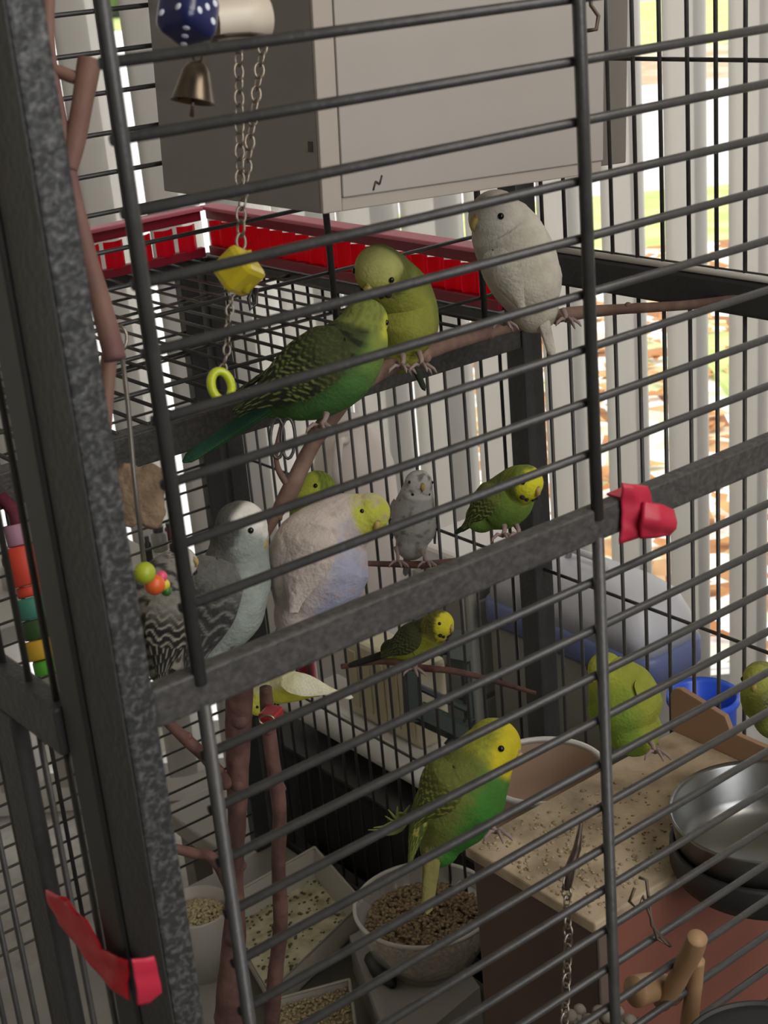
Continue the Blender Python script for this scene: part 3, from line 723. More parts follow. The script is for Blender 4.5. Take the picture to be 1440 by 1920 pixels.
# yellow-green ring
c = at(415, 723, .70); mb = MB(); M = rot_to(vw(.35, .1, .95)); Rr = px_r(24, .70)
pts = [c+M @ V((Rr*cos(a)*.8, Rr*sin(a)*1.15, 0)) for a in [2*pi*i/28 for i in range(29)]]; 
mb.tube(pts, px_r(8.5, .7), 8, cap=False)
tag(mb.build('toy_ring', mat('lime_plastic', srgb('c8d42a'), .25, trans=.2), org=c), 'lime yellow plastic ring hanging at the end of the fine chain', 'toy')
# dark snap hooks under the green bird
c = at(535, 820, .93)
mb = MB()
for x0_ in (520, 540):
    pts = [at(x0_+13*cos(a), 822+38*sin(a), .93) for a in [2*pi*i/16 for i in range(17)]]; mb.tube(pts, px_r(3.2, .93), 6, cap=False)
tag(mb.build('snap_hook', mat('dark_hook_metal', srgb('4c4b48'), .4, .7), org=c), 'pair of dark oval snap links hanging under the green bird', 'hook')
mb = MB(); mb.tube([at(476, 532, .95), at(466, 560, .95), at(470, 580, .95), at(480, 570, .95), at(480, 540, .95)], px_r(4, .95), 8)
tag(mb.build('snap_hook', MATS['dark_hook_metal'], org=at(472, 560, .95)), 'black hook just below the translucent yellow toy', 'hook')
# clip by the left perch
mb = MB(); pts = [at(222+16*cos(a), 635+24*sin(a), .67) for a in [2*pi*i/16 for i in range(17)]]; mb.tube(pts, px_r(3.5, .67), 6, cap=False)
mb.tube([at(186, 540, .67), at(200, 570, .67), at(215, 612, .67)], px_r(6, .67), 8)
tag(mb.build('metal_clip', SILV, org=at(210, 600, .67)), 'metal clip and ring at the end of the pinkish perch', 'clip')
# mineral block on a rod, and bead toy
c = at(262, 930, .74)
root = empty('mineral_block', c, 'brown crumbly lobed treat block hanging right of the corner post', 'treat')
mb = MB(); N = 60; n2 = 14; vs = []; fs = []; 
s = px_r(1, .74)
def lob(a):
    return 1+.16*cos(4*a)
prof = []
for j in range(n2+1):
    v = j/n2*2-1; e = sqrt(max(0, 1-v**6))
    for i in range(N):
        a = 2*pi*i/N; rr = lob(a+pi/4)
        q = c+Rv*(cos(a)*50*s*rr*e)+Uv*(sin(a)*64*s*rr*e)-Dv*(v*14*s)
        q += (q-c).normalized()*(.0016*noise.noise(q*260)); vs.append(q)
for j in range(n2):
    for i in range(N): fs.append((j*N+i, j*N+(i+1) % N, (j+1)*N+(i+1) % N, (j+1)*N+i))
fs.append(tuple(range(N))); fs.append(tuple(n2*N+i for i in reversed(range(N))))
mb.add(vs, fs); mb.build('block', mat('crumbly_brown_treat', srgb('85705a'), .95, bump=1, bscale=260, col2=srgb('6b5a46'), vscale=90), root, org=c)
rod = empty('bead_toy', at(228, 640, .70), 'hanging rod toy with green, orange and pink beads at its lower end', 'toy')
mb = MB(); mb.tube([at(226, 640, .705), at(240, 760, .705), at(250, 880, .705), at(271, 1066, .705)], px_r(5, .7), 8); mb.build('rod', mat('grey_rod', srgb('6a655e'), .4, .5), rod)
for nm, x, y, t, r, cc in (('bead', 271, 1074, .705, 21, 'a3b02c'), ('bead', 290, 1096, .715, 20, 'e0642c'), ('bead', 303, 1081, .73, 11, 'e8507a'), ('bead', 308, 1096, .735, 11, 'd8cc3a'), ('bead', 312, 1108, .745, 10, '3c6a2c')):
    p_ = at(x, y, t); MB().ball(p_, px_r(r, t), 18, 12).build(nm, mat('bead_'+cc, srgb(cc), .4), rod, org=p_, label={'a': 'lime green bead', 'e0': 'orange bead'}.get(cc[:1] if cc[0] == 'a' else cc[:2]))
# stacked coloured toy at far left
A = at(26, 985, .95); B = at(92, 1262, .95); M = rot_to(B-A); L = (B-A).length
root = empty('block_toy', A, 'stack of coloured wooden blocks seen through the left side wall', 'toy')
cols_ = [('9c7488', .14, 20), ('c8402c', .26, 30), ('c8402c', .07, 24), ('3c7c6c', .14, 32), ('2c4a20', .13, 30), ('c09a2c', .13, 34), ('4c9a2c', .10, 26)]
z = 0
for i, (cc, h, w) in enumerate(cols_):
    r_ = px_r(w, .95); mb = MB(); z0, z1 = z*L, (z+h)*L
    mb.lathe([(1e-4, z0), (r_*.9, z0), (r_, z0+.001), (r_, z1-.001), (r_*.9, z1), (1e-4, z1)], 20, A, M)
    mb.build('block', mat('wood_'+cc, srgb(cc), .6), root, org=A+(B-A)*(z+h/2)); z += h+.006
c = at(12, 950, 1.0); mb = MB(); mb.tube([at(0, 930, 1.0), at(28, 960, 1.0), at(38, 1010, 1.0)], px_r(13, 1.0), 10)
tag(mb.build('rope_toy', mat('maroon_rope', srgb('5c1c2c'), .8, bump=.5, bscale=200), org=c), 'maroon rope hanging at the far left edge above the coloured blocks', 'toy')
# red toy on the thin branch
c = at(507, 1345, .985); mb = MB(); mb.box((-.007, -.006, -.006), (.009, .006, .005), Matrix.Translation(c) @ Matrix.Rotation(.5, 4, 'Z'))
rt = mb.build('red_toy', mat('glossy_red', srgb('8f1c22'), .3), smooth=False, bevel=.002, org=c); tag(rt, 'small dark red toy with a ring at the top of the thin branch', 'toy')
mb = MB(); pts = [at(500+14*cos(a), 1350+9*sin(a), .97) for a in [2*pi*i/14 for i in range(15)]]; mb.tube(pts, .0008, 6, cap=False); mb.build('ring', SILV, rt)

# ------------------------------------------------------------------ red tape
TAPE = mat('red_tape', srgb('b0203a'), .45, bump=.3, bscale=60)
def rag(name, label, grid, n_, m, thick=.0012, cat='tape'):
    rows = len(grid); cl = len(grid[0]); mb = MB(); vs = []
    # subdivide bilinearly
    SU = 6; RR = (rows-1)*SU+1; CC = (cl-1)*SU+1
    for i in range(RR):
        for j in range(CC):
            a, b = min(i//SU, rows-2), min(j//SU, cl-2); u, v = i/SU-a, j/SU-b
            q = (grid[a][b]*(1-u)*(1-v)+grid[a+1][b]*u*(1-v)+grid[a][b+1]*(1-u)*v+grid[a+1][b+1]*u*v)
            vs.append(q+n_*(.0016*noise.noise(V((q.x*70+q.z*160, q.y*70, q.z*20)))))
    mb.add(vs, [(i*CC+j, i*CC+j+1, (i+1)*CC+j+1, (i+1)*CC+j) for i in range(RR-1) for j in range(CC-1)])
    o = mb.build(name, m, org=V(grid[0][0])); md = o.modifiers.new('s', 'SOLIDIFY'); md.thickness = thick
    return tag(o, label, cat)
# on the front rail
Yp = -.0035
def fp(x, y, dy=0): return onp(1, Yp+dy, x, y)
g = [[fp(1165, 905), fp(1185, 908, -.002), fp(1212, 912)], [fp(1166, 960), fp(1200, 955, -.004), fp(1222, 945)], [fp(1160, 1020), fp(1200, 1005, -.003), fp(1252, 990, -.004)]]
rt1 = rag('red_tape', 'crumpled red tape knotted around the front rail at right', g, V((0, -1, 0)), TAPE)
g = [[fp(1205, 942, -.004), fp(1235, 948, -.007), fp(1256, 958, -.006)], [fp(1200, 970, -.006), fp(1232, 975, -.010), fp(1258, 985, -.008)], [fp(1195, 1003, -.003), fp(1228, 1002, -.006), fp(1250, 996, -.005)]]
q = rag('tape_knot', '', g, V((0, -1, 0)), TAPE, .003); del q['label']; del q['category']; w_ = V(q.location); q.parent = rt1; q.location = w_-rt1.location
mb = MB(); mb.box((rt1.location.x+.001, -.0034, -.2292), (rt1.location.x+.014, .0074, -.2282)); mb.build('tape_wrap', TAPE, rt1, smooth=False)
# on the corner post, lower left
TAPE2 = mat('bright_red_tape', srgb('c00c22'), .45)
def lp(x, y): return onp(0, .0712, x, y)
def lq(x, y): return onp(0, .069, x, y)
g = [[lq(88, 1668), lq(118, 1680), lq(130, 1695)], [lq(112, 1730), lq(150, 1715), lq(165, 1725)], [lq(155, 1785), lq(180, 1790), lq(192, 1780)], [lq(215, 1850), lq(220, 1815), lq(222, 1795)], [lp(245, 1872), lp(243, 1840), lp(240, 1800)]]
rt2 = rag('red_tape', 'bright red tape strip tied across the foot of the left corner post', g, V((-1, 0, 0)), TAPE2)
def f2(x, y): return onp(1, -.0042, x, y)
g = [[f2(246, 1798), f2(270, 1796), f2(288, 1792)], [f2(252, 1845), f2(275, 1845), f2(298, 1842)], [f2(258, 1884), f2(280, 1880), f2(300, 1858)]]
q = rag('tape_end', '', g, V((0, -1, 0)), TAPE, .001); del q['label']; del q['category']; w_ = V(q.location); q.parent = rt2; q.location = w_-rt2.location

# ------------------------------------------------------------------ white nest box, tilted
p0 = onp(2, -.118, 601, 401)
p1 = onp(1, p0.y, 1122, 323); ex = (p1-p0); WBX = ex.length; ex = ex.normalized(); ey = V((0, 1, 0)); ez = ex.cross(ey)
MM = frameM(p0, ex, ey)
nb = empty('nest_box', p0, 'large white tilted nest box hanging at the top of the cage', 'box')
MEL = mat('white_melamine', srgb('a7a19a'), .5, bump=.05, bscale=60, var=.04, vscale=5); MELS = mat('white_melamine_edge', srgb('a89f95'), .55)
def nbx(name, a, b, m=MEL, bevel=.0008, label=None): return MB().box(a, b, MM).build(name, m, nb, smooth=False, bevel=bevel, label=label)
dpt = .178
nbx('side_panel', (0, 0, 0), (.009, dpt, .27), mat('white_melamine_shaded', srgb('8a8681'), .55))  # same white melamine, darkened to paint the shade on this side
nbx('side_panel', (WBX-.009, 0, 0), (WBX, dpt, .27))
nbx('bottom_panel', (.009, 0, 0), (WBX-.009, dpt, .009), MELS)
nbx('back_panel', (.009, dpt-.008, .009), (WBX-.009, dpt, .27))
nbx('front_frame', (.0, -.003, 0), (.014, 0, .27), MELS)
nbx('front_frame', (.014, -.003, 0), (WBX, 0, .008), MELS)
nbx('front_panel', (.014, -.0045, .008), (WBX, 0, .27))
nbx('top_panel', (0, 0, .27), (WBX, dpt, .279))
for z in (.035, .175): MB().box((-.0006, .004, z), (.0, .008, z+.006), MM).build('screw_hole', BLACKP, nb, smooth=False)
for i, (a, b) in enumerate([((.036, .010), (.038, .015)), ((.038, .015), (.041, .013)), ((.041, .013), (.043, .018))]):
    mb = MB(); mb.tube([MM @ V((a[0], -.0048, a[1])), MM @ V((b[0], -.0048, b[1]))], .0006, 6); mb.build('pencil_mark', mat('dark_pencil', srgb('3c3834'), .8), nb)
wn2 = MB(); q = [at(1105, -30, .86), at(1108, 10, .86), at(1122, 30, .86), at(1118, 55, .86), at(1098, 58, .86)]; wn2.tube(q, px_r(4, .86), 8); wn2.build('latch_hook', mat('brown_wire', srgb('5a4c40'), .5, .6), nb)
# narrow board behind its right end
p2 = onp(1, p0.y+.10, 1127, 312); 
bd = MB().box((0, 0, 0), (.028, .014, .25), frameM(p2, ex, ey)).build('side_board', mat('grey_board', srgb('7a766f'), .6), smooth=False, bevel=.001)
tag(bd, 'narrow grey board standing behind the right end of the white nest box', 'board')

# ------------------------------------------------------------------ wooden nest box lower right
BX0, BX1, BY0, BY1, BZ = .457, .690, .136, .262, -.600
WOOD = mat('soiled_tan_plywood', srgb('c0ac90'), .85, bump=.5, bscale=150, col2=srgb('8f7d66'), vscale=26, vdet=6)
BRN = mat('brown_varnished_board', srgb('5a463a'), .6, var=.2, vscale=14)
BRR = mat('reddish_board', srgb('8a5446'), .6, var=.15, vscale=12)
bx2 = empty('wooden_box', (BX0, BY0, ZFL), 'brown wooden nest box with soiled tan top at lower right', 'box')
sbox('top_panel', (BX0-.004, BY0-.003, BZ-.010), (BX1, BY1+.004, BZ), bx2, WOOD)
sbox('side_panel', (BX0, BY0, ZFL), (BX0+.009, BY1, BZ-.010), bx2, BRN)
sbox('side_panel', (BX1-.009, BY0, ZFL), (BX1, BY1, BZ-.010), bx2, BRN)
sbox('front_panel', (BX0+.009, BY0, ZFL), (BX1-.009, BY0+.009, BZ-.010), bx2, BRR)
sbox('corner_strip', (BX0-.001, BY0-.0025, ZFL), (BX0+.007, BY0, BZ-.010), bx2, mat('greyish_strip', srgb('6e5e54'), .7))
sbox('back_panel', (BX0+.009, BY1-.009, ZFL), (BX1-.009, BY1, BZ-.010), bx2, BRN)
CARD = mat('pinkish_cardboard', srgb('a68468'), .85, bump=.1, bscale=90)
mb = MB(); M = Matrix(((0, 0, 1, BX1-.008), (-1, 0, 0, BY1+.006), (0, 1, 0, BZ), (0, 0, 0, 1)))
mb.prism([(0, 0), (.12, 0), (.12, .022), (.062, .022), (.056, .034), (.010, .042), (.004, .040), (0, .034)], .005, M)
cf = mb.build('cardboard_flap', CARD, smooth=False, bevel=.0006, org=V((BX1, BY1, BZ))); tag(cf, 'pinkish cardboard flap standing on the far edge of the wooden box', 'cardboard')
# droppings and husks on top
mb = MB()
for i in range(420):
    x = BX0+random.betavariate(1, 1.8)*.16; y = random.uniform(BY0+.004, BY1-.003); mb.ball((x, y, BZ+.0004), random.uniform(.0006, .0017), 6, 4, (random.uniform(.6, 1.5), random.uniform(.6, 1.5), .5))
o = mb.build('seed_husks', mat('husk_brown', srgb('8a7658'), .9, col2=srgb('b8aa88'), vscale=150)); o['kind'] = 'stuff'; tag(o, 'seed husks and droppings strewn on the wooden box top', 'husks')
# steel bowl with rubber base
STEEL = mat('brushed_steel', srgb('8c8c8a'), .33, 1, bump=.05, bscale=90); 
c = onp(2, -.556, 1432, 1517); rb = px_r(176, (c-CAM).dot(Dv))
bo = empty('steel_bowl', (c.x, c.y, BZ), 'round stainless steel bowl on the wooden box at the right edge', 'bowl')
h = .042
MB().lathe([(1e-4, -h+.004), (rb*.78, -h+.004), (rb*.88, -h+.014), (rb*.955, -.002), (rb*.99, .0008), (rb*1.0, -.0012), (rb*.975, -.003), (rb*.92, -h+.012), (rb*.80, -h), (1e-4, -h)], 72, c).build('bowl', STEEL, bo, org=c)
MB().lathe([(rb*.62, -h-.001), (rb*.84, -h), (rb*.93, -h+.014), (rb*.965, -h+.020), (rb*.995, -h+.016), (rb*1.0, -h+.002), (rb*.96, -h-.005), (rb*.62, -h-.005), (rb*.62, -h-.001)], 64, c).build('rubber_base', BLACKP, bo, org=c)
# black bowl near
c = onp(2, -.60, 1440, 1950); c = at(1440, 1985, .80); rb2 = px_r(165, .80)
mb = MB(); mb.lathe([(1e-4, -.02), (rb2*.9, -.018), (rb2*.97, 0), (rb2, 0), (rb2*.98, -.012), (rb2*.9, -.03), (1e-4, -.03)], 60, c)
mb.lathe([(1e-4, -.001), (rb2*.5, -.001), (rb2*.96, -.002)], 60, c)
tag(mb.build('black_dish', mat('matt_black', srgb('1c1d1e'), .6), org=c), 'round black dish at the bottom right corner', 'dish')
# wooden pegs
PW = mat('smooth_tan_wood', srgb('a0805c'), .6, bump=.15, bscale=80, col2=srgb('8a6a4a'), vscale=20)
pg = empty('wooden_toy', at(1250, 1850, .86), 'knobbly tan wooden peg toy hanging before the brown box', 'toy')
for nm, pts in (('peg', [(1308, 1758, .83, 20), (1295, 1790, .84, 20), (1262, 1850, .86, 18), (1240, 1880, .87, 18)]), ('peg', [(1190, 1860, .86, 30), (1230, 1850, .87, 28), (1262, 1860, .88, 26)]), ('peg', [(1308, 1800, .86, 14), (1300, 1860, .87, 16), (1290, 1930, .88, 17)])):
    branch(nm, None, pts, parent=pg, m=PW, knots=False, n=16)
mb = MB(); mb.tube([at(1190, 1665, .83), at(1180, 1690, .83), at(1195, 1705, .83), at(1205, 1680, .83), at(1222, 1725, .83), at(1232, 1760, .83), at(1258, 1775, .83), at(1222, 1735, .83), at(1212, 1650, .83), at(1198, 1645, .83)], px_r(3.4, .83), 6)
tag(mb.build('wire_hook', mat('brown_wire', srgb('5a4c40'), .5, .6), org=at(1200, 1700, .83)), 'bent brown wire hook over the wooden peg toy', 'hook')
STONE = mat('grey_gravel_clump', srgb('8d857a'), .95, bump=1, bscale=120, col2=srgb('6a635a'), vscale=60)
c = at(1165, 1915, 1.0); mb = MB()
for i in range(60): mb.ball(c+Rv*random.uniform(-.035, .02)+Uv*random.uniform(-.02, .004)+Dv*random.uniform(-.02, .02), random.uniform(.003, .006), 7, 5)
o = mb.build('gravel_heap', STONE, org=c); o['kind'] = 'stuff'; tag(o, 'grey gravelly heap at the foot of the wooden box', 'gravel')
# beige tub behind the box
c = onp(2, -.625, 1012, 1500); 
c = V((.60, .335, -.630)); rt_ = .052
tb = empty('round_tub', (c.x, c.y, -.71), 'pinkish beige round tub with white rim behind the wooden box', 'tub')
MB().lathe([(rt_*.97, .0), (rt_*.9, -.04), (rt_*.8, -.077), (1e-4, -.077), (1e-4, -.08), (rt_*.84, -.08), (rt_*.94, -.04), (rt_, -.001)], 48, c).build('wall', mat('beige_plastic', srgb('b59c88'), .6), tb, org=c)
MB().lathe([(rt_*.955, 0), (rt_*.965, .002), (rt_*1.02, .002), (rt_*1.03, 0), (rt_*1.01, -.003), (rt_*.965, -.003), (rt_*.955, 0)], 48, c).build('rim', WHITEP, tb, org=c)

# ------------------------------------------------------------------ seed tubs on the tray
SEED = mat('brown_seed', srgb('9a8a68'), .7, col2=srgb('bcae8a'), vscale=300)
SEEDD = mat('dark_brown_seed', srgb('6e5a44'), .7, col2=srgb('a8946f'), vscale=300)
def seeds(name, parent, c, rx, ry, n, m, r=.0016, dome=.006, M=None):
    mb = MB()
    for i in range(n):
        a = random.random()*2*pi; q = sqrt(random.random()); x, y = q*cos(a)*rx, q*sin(a)*ry
        z = dome*(1-q*q)+random.uniform(-.001, .0015)
        mb.ball(V(c)+V((x, y, z)), r*random.uniform(.7, 1.25), 6, 4, (random.uniform(.7, 1.5), random.uniform(.7, 1.5), .8))
    mb.lathe([(1e-4, dome-.002), (min(rx, ry)*.6, dome*.5-.002), (min(rx, ry)*.97, -.004), (min(rx, ry)*.9, -.02)], 24, c)
    o = mb.build(name, m, parent, org=V(c)); o['kind'] = 'stuff'; return o
CLEAR = mat('clear_plastic', srgb('e8e6e0'), .12, trans=.0, alpha=.28)
FROST = mat('frosted_plastic', srgb('d0ccc2'), .35, alpha=.6)
# clear bowl
c = onp(2, -.902, 795, 1695); R_ = px_r(132, (c-CAM).dot(Dv))
cb = empty('seed_bowl', (c.x, c.y, -.971), 'clear round bowl of dark seed left of the wooden box', 'bowl')
H_ = c.z+.971
MB().lathe([(1e-4, -H_+.004), (R_*.6, -H_+.004), (R_*.82, -H_*.55), (R_*.97, 0), (R_, -.001), (R_*.85, -H_*.6), (R_*.62, -H_), (1e-4, -H_)], 56, c).build('bowl', CLEAR, cb, org=c)
MB().lathe([(R_*.965, 0), (R_*.97, .002), (R_*1.015, .002), (R_*1.02, -.001), (R_*.98, -.002), (R_*.965, 0)], 56, c).build('rim', mat('clear_rim', srgb('d4d4cc'), .15, alpha=.8), cb, org=c)
seeds('seed_fill', cb, c+V((.002, 0, -.020)), R_*.86, R_*.86, 1500, SEEDD, .0022, .008)
MB().lathe([(1e-4, -H_+.006), (R_*.58, -H_+.006), (R_*.74, -H_*.62), (R_*.80, -.022), (1e-4, -.022)], 40, c).build('seed_mass', mat('packed_seed', srgb('b8a482'), .9, bump=1, bscale=260, col2=srgb('6f5f48'), vscale=140), cb, org=c)
# rectangular translucent tub
zt = -.965
qa, qb, qc, qd = (onp(2, zt, *q) for q in ((590, 1590), (680, 1692), (505, 1865), (408, 1695)))
def quadtub(name, cat, label, Q, depth, m, rim, inset=.75):
    cen = sum(Q, V((0, 0, 0)))/4; root = empty(name, (cen.x, cen.y, cen.z-depth), label, cat)
    lo = [cen+(q-cen)*inset-V((0, 0, depth)) for q in Q]; mb = MB(); n = 4
    ins = [cen+(q-cen)*.97 for q in Q]; loi = [cen+(q-cen)*(inset*.96)-V((0, 0, depth-.002)) for q in Q]
    vs = list(Q)+lo+ins+loi; fs = [(4, 5, 6, 7), (15, 14, 13, 12)]
    for k in range(4):
        j = (k+1) % 4; fs += [(k, j, 4+j, 4+k), (8+j, 8+k, 12+k, 12+j), (j, k, 8+k, 8+j)]
    mb.add(vs, fs); mb.build('tub_body', m, root, smooth=False, bevel=.002, org=cen)
    mb = MB(); pts = list(Q)+[Q[0], Q[1]]; mb.tube([p+V((0, 0, .001)) for p in Q]+[Q[0]+V((0, 0, .001))], .0018, 8, cap=False); mb.build('rim', rim, root, org=cen)
    return root, lo, cen
RIMM = mat('pale_tub_rim', srgb('a8a498'), .3)
r1, lo, cen = quadtub('plastic_tub', 'tub', 'frosted rectangular tub smeared with greenish residue', [qa, qb, qc, qd], .036, FROST, RIMM, .91)
mb = MB(); mb.add([p+V((0, 0, .004)) for p in lo], [(0, 1, 2, 3)]); o = mb.build('residue', mat('greenish_residue', srgb('c4bfa4'), .8, bump=.4, bscale=90, col2=srgb('97936f'), vscale=45), r1, smooth=False)
mb = MB()
for i in range(220):
    u, v = random.random(), random.random(); p_ = lo[0].lerp(lo[1], u).lerp(lo[3].lerp(lo[2], u), v)+V((0, 0, .005)); mb.ball(p_, random.uniform(.0008, .0022), 6, 4, (1.3, 1, .6))
o = mb.build('crumbs', mat('olive_crumbs', srgb('5f5a44'), .9), r1); o['kind'] = 'stuff'
# white round tub with seed, near the post
c = onp(2, -.955, 370, 1722); R_ = px_r(64, (c-CAM).dot(Dv))
wt = empty('seed_tub', (c.x, c.y, ZFL), 'round white tub full of golden seed beside the corner post', 'tub')
MB().lathe([(1e-4, -.064), (R_*.78, -.064), (R_*.97, .016), (R_, .017), (R_*1.02, .014), (R_*.98, -.01), (R_*.82, -.068), (1e-4, -.068)], 44, c).build('tub_body', mat('grey_white_plastic', srgb('bdb8b0'), .4, alpha=.75), wt, org=c)
seeds('seed_fill', wt, c+V((0, 0, .002)), R_*.84, R_*.84, 800, SEED, .0018, .01)
MB().lathe([(1e-4, -.062), (R_*.74, -.062), (R_*.88, -.002), (1e-4, -.002)], 32, c).build('seed_mass', mat('golden_packed_seed', srgb('8f8058'), .9, bump=1, bscale=260, col2=srgb('6f5f40'), vscale=140), wt, org=c)
# small tub lower centre
Q = [onp(2, -.98, *q) for q in ((655, 1838), (668, 1935), (520, 1990), (500, 1880))]
r2, lo2, cen2 = quadtub('seed_tub', 'tub', 'small frosted tub of mixed seed at the bottom centre', Q, .045, FROST, RIMM, .85)
sd = cen2+V((0, 0, -.014))
mb = MB()
for i in range(700):
    u, v = random.random(), random.random(); p_ = Q[0].lerp(Q[1], u).lerp(Q[3].lerp(Q[2], u), v); p_ = cen2+(p_-cen2)*.93; mb.ball(p_+V((0, 0, -.006+random.uniform(-.002, .002))), random.uniform(.0012, .0022), 6, 4, (1.2, 1, .8))
mb.add([cen2+(p_-cen2)*.93+V((0, 0, -.008)) for p_ in Q], [(0, 1, 2, 3)])
o = mb.build('seed_fill', SEED, r2); o['kind'] = 'stuff'
# papers and a small black clip on the tray
def sheet(label, pts, z, m, cat='paper', name='paper_sheet', t=.001):
    Q = [onp(2, z, *q) for q in pts]; mb = MB(); n = len(Q)
    mb.add(Q+[q-V((0, 0, t)) for q in Q], [tuple(range(n)), tuple(reversed(range(n, 2*n)))]+[(k, n+k, n+(k+1) % n, (k+1) % n) for k in range(n)])
    o = mb.build(name, m, smooth=False, org=Q[0]); return tag(o, label, cat)
PAP = mat('white_paper', srgb('eeecea'), .8)
sheet('white paper sheet under and behind the clear seed bowl', [(800, 1712), (872, 1640), (925, 1668), (890, 1740)], -.940, PAP, t=.03)
sheet('thick grey board on the tray below the clear seed bowl', [(655, 1755), (780, 1690), (900, 1850), (740, 1985)], -.9715, mat('greyish_paper', srgb('a5a29d'), .8), cat='board', name='grey_board', t=.047)
cl = [onp(2, -.965, *q) for q in ((695, 1795), (715, 1820), (738, 1848))]
o = MB().tube(cl, [.008, .012, .004], 8).build('black_clip', BLACKP, org=cl[1]); tag(o, 'small black clip on the paper left of the clear bowl', 'clip')

# ------------------------------------------------------------------ things outside the cage
def zbox(name, label, cat, corner, sx, sy, sz, m, bevel=.004, rx=0, parts=None):
    """corner = world point of the near top corner; the box runs +x by sx, +y by sy, down by sz"""
    c = V(corner); root = empty(name, c-V((0, 0, sz)), label, cat)
    MB().box((c.x, c.y, c.z-sz), (c.x+sx, c.y+sy, c.z)).build('body', m, root, smooth=False, bevel=bevel, org=c)
    return root
# side table carrying them
TBZ = -1.15
tbl = sbox('side_table', (.722, .25, TBZ-.03), (1.2, 1.3, TBZ), None, mat('grey_table_top', srgb('8b8780'), .6), .003)
for x, y in ((.73, .28), (1.15, .28), (.73, 1.24), (1.15, 1.24)): sbox('leg', (x, y, FLZ), (x+.03, y+.03, TBZ-.03), tbl, mat('grey_table_leg', srgb('6d6a64'), .6))
tag(tbl, 'low grey side table outside the cage at right carrying tubs and boxes', 'table')
def rrect(cx, cy, hx, hy, r, z, n=6):
    out = []
    for (sx_, sy_, a0) in ((1, 1, 0), (-1, 1, pi/2), (-1, -1, pi), (1, -1, 3*pi/2)):
        for k in range(n+1):
            a = a0+pi/2*k/n; out.append(V((cx+sx_*(hx-r)+r*cos(a), cy+sy_*(hy-r)+r*sin(a), z)))
    return out
def loft(rings, cap0=True, cap1=True):
    mb = MB(); n = len(rings[0]); vs = [p for r in rings for p in r]; fs = []
    for i in range(len(rings)-1):
        for k in range(n): fs.append((i*n+k, i*n+(k+1) % n, (i+1)*n+(k+1) % n, (i+1)*n+k))
    if cap0: fs.append(tuple(reversed(range(n))))
    if cap1: fs.append(tuple((len(rings)-1)*n+k for k in range(n)))
    return mb.add(vs, fs)
# domed box on a crate
hx, hy = .052, .135; cx, cy = .924+.05, .516+.135; zb_ = -.753
crt = sbox('grey_crate', (.93, .525, TBZ), (1.02, .775, zb_-.001), None, mat('grey_crate_plastic', srgb('8c8981'), .6), .004); tag(crt, 'grey crate under the pale domed box with slate blue base', 'crate')
lb = empty('storage_box', (cx, cy, zb_), 'pale grey domed box on a slate blue base outside the right wall', 'box')
loft([rrect(cx, cy, hx*.93, hy*.96, .02, zb_), rrect(cx, cy, hx, hy, .025, zb_+.006), rrect(cx, cy, hx, hy, .025, zb_+.030), rrect(cx, cy, hx*.94, hy*.97, .022, zb_+.034)]).build('base', mat('slate_blue_plastic', srgb('5a648c'), .45), lb, org=V((cx, cy, zb_)))
loft([rrect(cx, cy, hx*.93, hy*.96, .022, zb_+.033), rrect(cx, cy, hx*.90, hy*.93, .024, zb_+.060), rrect(cx, cy, hx*.80, hy*.85, .028, zb_+.082), rrect(cx, cy, hx*.6, hy*.7, .028, zb_+.094), rrect(cx, cy, hx*.2, hy*.3, .01, zb_+.097)]).build('lid', mat('pale_grey_plastic', srgb('b8b8be'), .4), lb, org=V((cx, cy, zb_)))
MB().tube([V((cx, cy-.03, zb_+.095)), V((cx, cy-.025, zb_+.108)), V((cx, cy+.025, zb_+.108)), V((cx, cy+.03, zb_+.095))], .004, 8).build('handle', MATS['pale_grey_plastic'], lb, org=V((cx, cy, zb_+.1)))
# blue tub
c = at(1318, 1300, 1.50); R_ = px_r(62, 1.50); Hh = c.z-TBZ
bt = empty('blue_tub', (c.x, c.y, TBZ), 'bright blue round tub between the domed box and the wooden box', 'tub')
MB().lathe([(1e-4, -Hh+.003), (R_*.8, -Hh+.003), (R_*.95, -.004), (R_*1.08, 0), (R_*1.1, -.008), (R_*1.0, -.014), (R_*.85, -Hh), (1e-4, -Hh)], 40, c).build('tub_body', mat('bright_blue_plastic', srgb('2c54c8'), .35), bt, org=c)
# grey drawer cabinet
c = at(925, 1130, 1.79)+V((0, .045, 0))
gc = empty('drawer_cabinet', (c.x, c.y, TBZ), 'grey plastic drawer cabinet behind the corner post, dark print on its side', 'cabinet')
GP = mat('grey_plastic_panel', srgb('8e8c85'), .5)
MB().box((c.x, c.y, TBZ), (c.x+.12, c.y+.11, c.z)).build('carcass', GP, gc, smooth=False, bevel=.005, org=c)
for i in range(3):
    z0 = TBZ+.012+i*(c.z-TBZ-.02)/3; z1 = z0+(c.z-TBZ-.02)/3-.008
    MB().box((c.x+.012, c.y-.004, z0), (c.x+.11, c.y, z1)).build('drawer', mat('lighter_grey_panel', srgb('a5a39d'), .5), gc, smooth=False, bevel=.002)
spn = MB().box((c.x-.003, c.y+.008, TBZ+.005), (c.x, c.y+.105, c.z-.01)).build('side_panel', mat('darker_grey_panel', srgb('85837c'), .55), gc, smooth=False, bevel=.002)
for i, (dy, dz, L) in enumerate(((.015, -.10, .03), (.055, -.105, .03), (.012, -.155, .035), (.05, -.168, .025))):
    MB().box((c.x-.0036, c.y+dy, c.z+dz), (c.x-.003, c.y+dy+L, c.z+dz+.005)).build('print_mark', mat('dark_print', srgb('3f3f3c'), .8), spn, smooth=False)
c2 = V((c.x+.01, c.y+.02, c.z))
bt2 = V((.835, 1.05, -.70))
